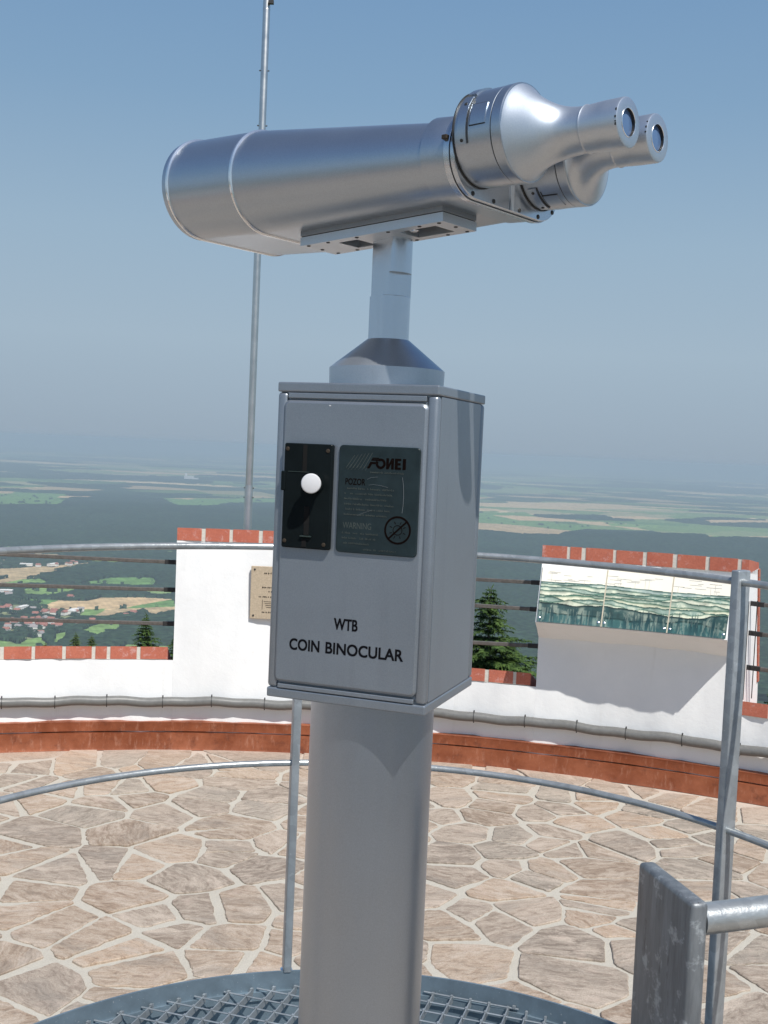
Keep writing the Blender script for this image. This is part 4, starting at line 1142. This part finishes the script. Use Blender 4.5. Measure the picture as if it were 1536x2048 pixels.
def landcover(x, y):
    """x, y in km -> forest mask, albedo"""
    d = np.hypot(x, y)
    jx = x + (fbm(x * 5, y * 5, 3, 4) - .5) * .10 * np.clip(d / 4, 1, 4); jy = y + (fbm(x * 5, y * 5, 9, 4) - .5) * .10 * np.clip(d / 4, 1, 6)
    near = d < 12
    id1 = cells(jx, jy, .50, .62, 1.0); id2 = cells(jx, jy, 1.3, .7, 4.0)
    hid = np.where(d < 11, id1, id2)
    pal = np.array([(.10, .18, .06), (.14, .22, .07), (.19, .24, .10), (.48, .36, .20), (.58, .45, .26), (.08, .14, .05), (.30, .28, .15), (.15, .22, .08)])
    col = pal[(hid * 7.999).astype(int)]
    big = fbm(x / 3.2 + 11, y / 2.4 + 5, 21, 4)
    forest = (big > .585 + .02 * np.clip((d - 9) / 10, 0, 1)) | ((hid * 13.7) % 1 > .84)
    # the near plain: woods with clearings laid out one by one
    small = .035
    nx = x + (fbm(x * 22, y * 22, 31, 3) - .5) * small; ny = y + (fbm(x * 22, y * 22, 37, 3) - .5) * small
    for pl in FOREST: forest |= inpoly(nx, ny, pl)
    forest |= (d < 2.62)
    # small meadows and clearings scattered through the near woods
    idm = cells(nx, ny, .17, .15, 9.0); clear = (d < 5.6) & (d > 2.62) & (x < -.3) & ((idm * 5.3) % 1 > .80) & (fbm(x * 3 + 4, y * 3, 15, 2) > .42)
    forest[clear] = False; col[clear] = np.array([(.14, .24, .08), (.19, .27, .10), (.36, .29, .17)])[(idm[clear] * 2.999).astype(int)]
    grove = fbm(x * 40, y * 40, 55, 3)
    for k, (c_, pl) in POLY.items():
        mx_, my_ = sum(p[0] for p in pl) / len(pl), sum(p[1] for p in pl) / len(pl)
        pl = [(mx_ + (p[0] - mx_) * 1.07, my_ + (p[1] - my_) * (1.22 if my_ < 6 else 1.1)) for p in pl]
        sc_ = np.clip(d / 4, .4, 2)
        m_ = inpoly(x + (nx - x) * sc_ * .5, y + (ny - y) * sc_ * .5, pl)
        if not m_.any(): continue
        cc = np.array(CLS[c_])
        col[m_] = cc
        forest[m_] = False
        if c_ == 'town': forest[m_ & (grove > .50)] = True
        elif c_ in ('green', 'green2'):
            forest[m_ & (grove > .74)] = True
    v = .82 + .36 * fbm(x * 30, y * 30, 61, 3)
    stripe = 1 + .07 * np.sin((x * 1.3 + y * .5) * 260) * (d < 8)
    col = col * (v * stripe)[..., None]
    # hedge lines and lanes
    fcol = np.array((.026, .052, .022))[None, :] if x.ndim == 1 else np.array((.026, .052, .022))
    fv = .65 + .8 * fbm(x * 55, y * 55, 71, 3)
    fc = np.broadcast_to(np.array((.024, .044, .025)), col.shape) * fv[..., None]
    mixd = fbm(x * 3, y * 3, 77, 3)
    fc = fc * (1 + .5 * (mixd - .5)[..., None])
    return forest, col, fc
def hills(x, y):
    d = np.hypot(x, y)
    h = (fbm(x / 4.5 + 3, y / 3.5 + 8, 91, 4) - .5) * 150 * np.clip((d - 6) / 12, 0, 1)
    h += 75 * np.exp(-(((x - 2.1) / 1.3) ** 2 + ((y - 6.6) / .7) ** 2)) + 40 * np.exp(-(((x + 1.2) / 1.8) ** 2 + ((y - 7.5) / 1.4) ** 2))
    return np.minimum(h, 130)
NA_, NR_ = 560, 640
ang = np.radians(np.linspace(-24, 24, NA_))
dd = 500 * 2.250 / np.concatenate([np.linspace(18, 60, 120, endpoint=False), np.linspace(60, 440, NR_ - 120)])[::-1]   # km, rows growing with distance
Rg, Ag = np.meshgrid(dd, ang, indexing='ij')
X, Y = Rg * np.sin(Ag), Rg * np.cos(Ag)
forest, col, fc = landcover(X, Y)
Hh = hills(X, Y)
tops = Hh + np.where(forest, 5 + 7 * fbm(X * 75, Y * 75, 101, 2) + 3 * fbm(X * 20, Y * 20, 111, 2), 0)
idx = np.arange(NR_ * NA_).reshape(NR_, NA_)
quads = np.stack([idx[:-1, :-1], idx[:-1, 1:], idx[1:, 1:], idx[1:, :-1]], -1).reshape(-1, 4)
fq = (forest.ravel()[quads].sum(1) >= 2)
def grid_mesh(name, co, q, colr, mat, kind, label=None, cat=None):
    used = np.unique(q); rem = np.full(co.shape[0], -1); rem[used] = np.arange(used.size)
    me = bpy.data.meshes.new(name); me.vertices.add(used.size); me.vertices.foreach_set('co', co[used].astype(np.float32).ravel())
    me.loops.add(q.size); me.loops.foreach_set('vertex_index', rem[q].astype(np.int32).ravel())
    me.polygons.add(len(q)); me.polygons.foreach_set('loop_start', np.arange(0, q.size, 4, dtype=np.int32)); me.polygons.foreach_set('loop_total', np.full(len(q), 4, np.int32))
    me.update(calc_edges=True)
    at = me.color_attributes.new('Col', 'FLOAT_COLOR', 'POINT')
    c4 = np.concatenate([colr[used], np.ones((used.size, 1))], 1).astype(np.float32)
    at.data.foreach_set('color', c4.ravel())
    me.materials.append(mat); me.polygons.foreach_set('use_smooth', np.ones(len(q), bool)); me.validate()
    o = bpy.data.objects.new(name, me); COL.objects.link(o); tag(o, label, cat, None, kind)
    return o
def m_land(name, crown=.02, lo=.8, rough=1.0):
    m = NM(name); a = m.n('Attribute', attribute_name='Col'); v = m.coord()
    tex = m.ramp(m.noise(v, crown, 3, .65), [(.35, lo), (.65, 1.35)])
    m.P(Base_Color=m.mix(1.0, a.outputs['Color'], tex, 'MULTIPLY'), Roughness=rough); m.p.inputs['Specular IOR Level'].default_value = 0.0
    return m.m
flat = lambda A_: A_.reshape(-1)
co_g = np.stack([flat(X) * 1000, flat(Y) * 1000, GROUND + flat(Hh)], 1)
co_f = np.stack([flat(X) * 1000, flat(Y) * 1000, GROUND + flat(tops)], 1)
soil = np.where(forest[..., None], fc * 1.0, col)
grid_mesh('terrain', co_g, quads, soil.reshape(-1, 3), m_land('plain_fields'), 'structure')
grid_mesh('forest', co_f, quads[fq], fc.reshape(-1, 3), m_land('forest_canopy', .045, .45), 'stuff', 'dark green woods spreading over the hazy plain', 'forest')
# coarse ground everywhere else, a few metres lower, reaching the same horizon
def m_outer():
    m = NM('outer_plain'); v = m.coord((.001, .001, .001))
    vo = m.n('TexVoronoi'); m.set(vo.inputs['Vector'], v); vo.inputs['Scale'].default_value = 1.6
    sp = m.n('SeparateColor'); m.t.links.new(vo.outputs['Color'], sp.inputs[0])
    c = m.ramp(sp.outputs[0], [(0, (.03, .055, .025)), (.45, (.03, .055, .025)), (.5, (.10, .16, .05)), (.75, (.14, .18, .07)), (.8, (.4, .3, .16)), (1, (.36, .27, .15))])
    m.P(Base_Color=c, Roughness=1.0); m.p.inputs['Specular IOR Level'].default_value = 0.0
    return m.m
mb = MB(); rg = []
for k, (r, z) in enumerate([(10, -19.5), (14, -21), (60, -42), (300, -150), (900, -330), (1700, GROUND - 2), (2560, GROUND - 8), (5000, GROUND - 9), (12000, GROUND - 9), (30000, GROUND - 30), (63500, GROUND - 40)]):
    rg.append([Vector((r * cos(2 * pi * i / 90), r * sin(2 * pi * i / 90), z)) for i in range(90)])
mb.rings(rg, True, (True, False)); o = mb.build('hillside', m_outer()); tag(o, kind='structure')

# houses of the village on the plain
M_ROOF = m_plain('red_roof_tiles', (.33, .135, .10), .9, nscale=.6, vary=.25, bump=0)
M_ROOFG = m_plain('grey_roof', (.30, .27, .26), .9, nscale=.6, vary=.2, bump=0)
M_RENDER = m_plain('white_render', (.75, .73, .68), .9, nscale=.4, vary=.1, bump=0)
def make_house(name, label, cat, w, d, h, rh, roofm, wallm, group):
    t = thing(name, label, cat, (0, 0, 0), group)
    mb = MB(); mb.box((0, 0, h / 2 - .5), (w / 2, 0, 0), (0, d / 2, 0), (0, 0, h / 2 + .5)); mb.build('wall', wallm, t)
    mb = MB(); e = .6
    a = [Vector((-w / 2 - e, -d / 2 - e, h - .2)), Vector((-w / 2 - e, d / 2 + e, h - .2)), Vector((-w / 2 - e, 0, h + rh))]
    b = [p + Vector((w + 2 * e, 0, 0)) for p in a]; mb.rings([a, b]); rf = mb.build('roof', roofm, t)
    mb = MB(); mb.box((w * .2, d * .12, h + rh * .95), (.5, 0, 0), (0, .5, 0), (0, 0, 1.0)); mb.build('chimney', roofm, rf)
    return t
HG = 'village houses on the plain'
protos = [make_house('house', 'small white house with a red roof in the village far below', 'house', 15, 10, 6, 4.5, M_ROOF, M_RENDER, HG),
          make_house('house', 'small white house with a grey roof in the village far below', 'house', 17, 11, 6.5, 4, M_ROOFG, M_RENDER, HG),
          make_house('hall', 'long white flat roofed hall in the village far below', 'hall', 42, 18, 7, 1.5, M_RENDER, M_RENDER, 'white halls on the plain')]
rnd = random.Random(77); firsts = [True] * 3
ext = [(hx + rnd.gauss(0, .012), hy + rnd.gauss(0, .030)) for hx, hy in HOUSES[16:60:2]]
for k, (hx, hy) in enumerate(HOUSES + ext):
    kind = 2 if k in (0, 3, 10, 7, 17, 35) else (1 if rnd.random() < .28 else 0)
    s_ = rnd.uniform(.85, 1.3)
    p = protos[kind]
    if firsts[kind]: firsts[kind] = False
    else: p = copy_tree(p)
    p.location = (hx * 1000 + rnd.uniform(-6, 6), hy * 1000 + rnd.uniform(-8, 8), GROUND + 1.0 + (2 if kind != 2 else 4)); p.scale = (s_,) * 3; p.rotation_euler = (0, 0, rnd.choice((0, .3, -.4, 1.4, 1.2)) + rnd.uniform(-.2, .2))
ft = thing('factory_building', 'pale factory block far out on the hazy plain', 'factory', (FACTORY[0][0] * 1000, FACTORY[0][1] * 1000, GROUND))
fo = Vector(ft.location)
mb = MB(); mb.box(fo + Vector((0, 0, 24)), (60, 0, 0), (0, 30, 0), (0, 0, 24)); mb.build('hall', M_RENDER, ft)
mb = MB(); mb.box(fo + Vector((95, -40, 12)), (34, 0, 0), (0, 30, 0), (0, 0, 14)); mb.box(fo + Vector((-40, 0, 60)), (12, 0, 0), (0, 12, 0), (0, 0, 25)); mb.build('annex', M_RENDER, ft)

# spruces just outside the wall
def m_needles(name, a, b):
    m = NM(name); v = m.coord(); n1 = m.noise(v, 3.5, 4, .7); rn = m.n('ObjectInfo')
    c = m.mix(m.ramp(n1, [(.35, 0.0), (.65, 1.0)]), a, b)
    m.P(Base_Color=c, Roughness=.75); m.p.inputs['Specular IOR Level'].default_value = .25
    return m.m
M_NEED = m_needles('spruce_needles', (.022, .050, .014), (.085, .14, .030))
M_NEED2 = m_needles('spruce_needles_pale', (.05, .09, .025), (.12, .16, .045))
M_BARK = m_plain('spruce_bark', (.10, .075, .055), .95, nscale=12, vary=.3, bump=.5, bdist=.02)
def spruce(seed, height, detail_h, label, group, spread=.40, mat=None):
    """root at the foot; dense real twigs within detail_h of the tip"""
    rs = random.Random(seed)
    t = thing('spruce_tree', label, 'tree', (0, 0, 0), group)
    mb = MB(); mb.tube([(0, 0, 0), (0, 0, height * .5), (0, 0, height - .4), (0, 0, height)], [height * .013, height * .008, .018, .004], 9); mb.build('trunk', M_BARK, t, True)
    V_ = []; F_ = []
    def blade(p, d, l, w, nrm):
        n0 = len(V_); q = p + d * l; m_ = p + d * (l * .45); V_.extend([tuple(p), tuple(m_ + nrm * w), tuple(q), tuple(m_ - nrm * w)]); F_.append((n0, n0 + 1, n0 + 2, n0 + 3))
    h = .06
    for k in range(5): blade(Vector((0, 0, height - .30 + .06 * k)), Vector((rs.uniform(-.5, .5), rs.uniform(-.5, .5), 1)).normalized(), .16, .012, Vector((1, 0, 0)))
    while h < height - 1.5:
        fine = h < detail_h
        R = spread * h ** .93 * rs.uniform(.70, 1.22)
        R = min(R, 3.4)
        nb = rs.randint(8, 11) if fine else rs.randint(7, 9)
        a0 = rs.uniform(0, 6.28)
        for b in range(nb):
            az = a0 + 2 * pi * b / nb + rs.uniform(-.25, .25); L_ = R * rs.uniform(.5, 1.2)
            d0 = Vector((cos(az), sin(az), 0)); side = Vector((-sin(az), cos(az), 0))
            step = .034 if fine else .16; s_ = step
            droop = rs.uniform(.10, .35); up0 = .55 if h < 1.0 else .15
            while s_ < L_:
                f_ = s_ / L_
                z_ = height - h + up0 * s_ * (1 - f_) - droop * s_ * (1.1 - .75 * f_)
                p = d0 * s_ + Vector((0, 0, z_)) + side * rs.uniform(-.02, .02)
                tl = (.05 + .26 * L_ * (1 - f_) ** .8) if fine else (.15 + .30 * L_ * (1 - f_))
                tl = min(tl, .42 if fine else .8)
                for sd in (-1, 1):
                    dv = (d0 * rs.uniform(.55, 1.0) + side * sd * rs.uniform(.6, 1.1) + Vector((0, 0, rs.uniform(-.45, .12)))).normalized()
                    if fine:
                        m2 = 2 if tl > .12 else 1
                        blade(p, dv, tl * rs.uniform(.7, 1.1), .018 + .05 * tl, dv.cross(Vector((rs.uniform(-1, 1), rs.uniform(-1, 1), 1.2))).normalized())
                        for q_ in range(1, m2 + 1):
                            pp = p + dv * tl * (.3 * q_); d2 = (dv + Vector((rs.uniform(-.8, .8), rs.uniform(-.8, .8), rs.uniform(-.9, .3)))).normalized()
                            blade(pp, d2, .07 + .16 * tl, .012, d2.cross(UZ).normalized())
                    else:
                        blade(p, dv, tl, .05 + .06 * tl, dv.cross(Vector((rs.uniform(-1, 1), rs.uniform(-1, 1), 1.5))).normalized())
                if fine and rs.random() < .5:
                    dv = (d0 + Vector((0, 0, rs.uniform(-1.2, .5)))).normalized(); blade(p, dv, .09, .012, side)
                s_ += step * rs.uniform(.8, 1.2)
        h += (.085 + .05 * min(h, 2.5)) * rs.uniform(.8, 1.2) if fine else .42
    me = bpy.data.meshes.new('crown'); me.from_pydata(V_, [], F_)
    link_mesh('crown', me, mat or M_NEED, t)
    return t
SG = 'spruces growing below the tower wall'
TREES = [  # x, y, tip (z), height, proto, label
    (2.165, 22.0, EZ - 2.59, 0, 'large dark spruce seen through the battlement gap right of the coin box'),
    (1.70, 23.2, EZ - 3.35, 1, 'bushy spruce partly hidden behind the right side of the coin box'),
    (2.90, 24.5, EZ - 4.05, 1, 'lower spruce between the large spruce and the panorama battlement'),
    (-8.336, 40., EZ - 6.2, 2, 'small spruce top standing above the left brick sill beside the white battlement'),
    (-7.56, 42., EZ - 7.0, 2, 'spruce top half hidden by the left edge of the white battlement'),
    (-16.26, 60., EZ - 10.5, 3, 'left one of two tiny spruce tips above the left brick sill'),
    (-15.65, 61., EZ - 10.75, 3, 'right one of two tiny spruce tips above the left brick sill'),
    (-17.9, 60., EZ - 11.1, 3, 'faint tiny spruce tip left of the pair above the left brick sill'),
    (10.7, 29., EZ - 5.2, 1, 'dark spruce at the right edge outside the battlement gap')]
pr = [spruce(5, 24, 3.6, '', SG, .84), spruce(11, 24, 3.6, '', SG, .92), spruce(17, 26, 2.6, '', SG, .55), spruce(23, 26, 2.0, '', SG, .60, M_NEED2)]
hts = [24, 24, 26, 26]; usedp = set()
for x_, y_, ztip, k, lab in TREES:
    t = pr[k] if k not in usedp else copy_tree(pr[k], rz=rnd.uniform(0, 6))
    usedp.add(k); t['label'] = lab; t.location = (x_, y_, ztip - hts[k])

# ------------------------------------------------------------------ the air
hz = NM('hazy_air'); hz.t.nodes.remove(hz.p)
pv = hz.n('VolumePrincipled'); pv.inputs['Color'].default_value = (*HAZE_COLOR, 1); pv.inputs['Density'].default_value = HAZE_DENSITY; pv.inputs['Anisotropy'].default_value = 0.0
hz.t.links.new(pv.outputs[0], hz.out.inputs['Volume'])
mb = MB(); zb_, zt_ = GROUND - 60, 14.0
mb.box((0, 0, (zb_ + zt_) / 2), (64500, 0, 0), (0, 64500, 0), (0, 0, (zt_ - zb_) / 2)); o = mb.build('haze', hz.m); tag(o, 'pale blue summer haze over the plain', 'haze', None, 'stuff')
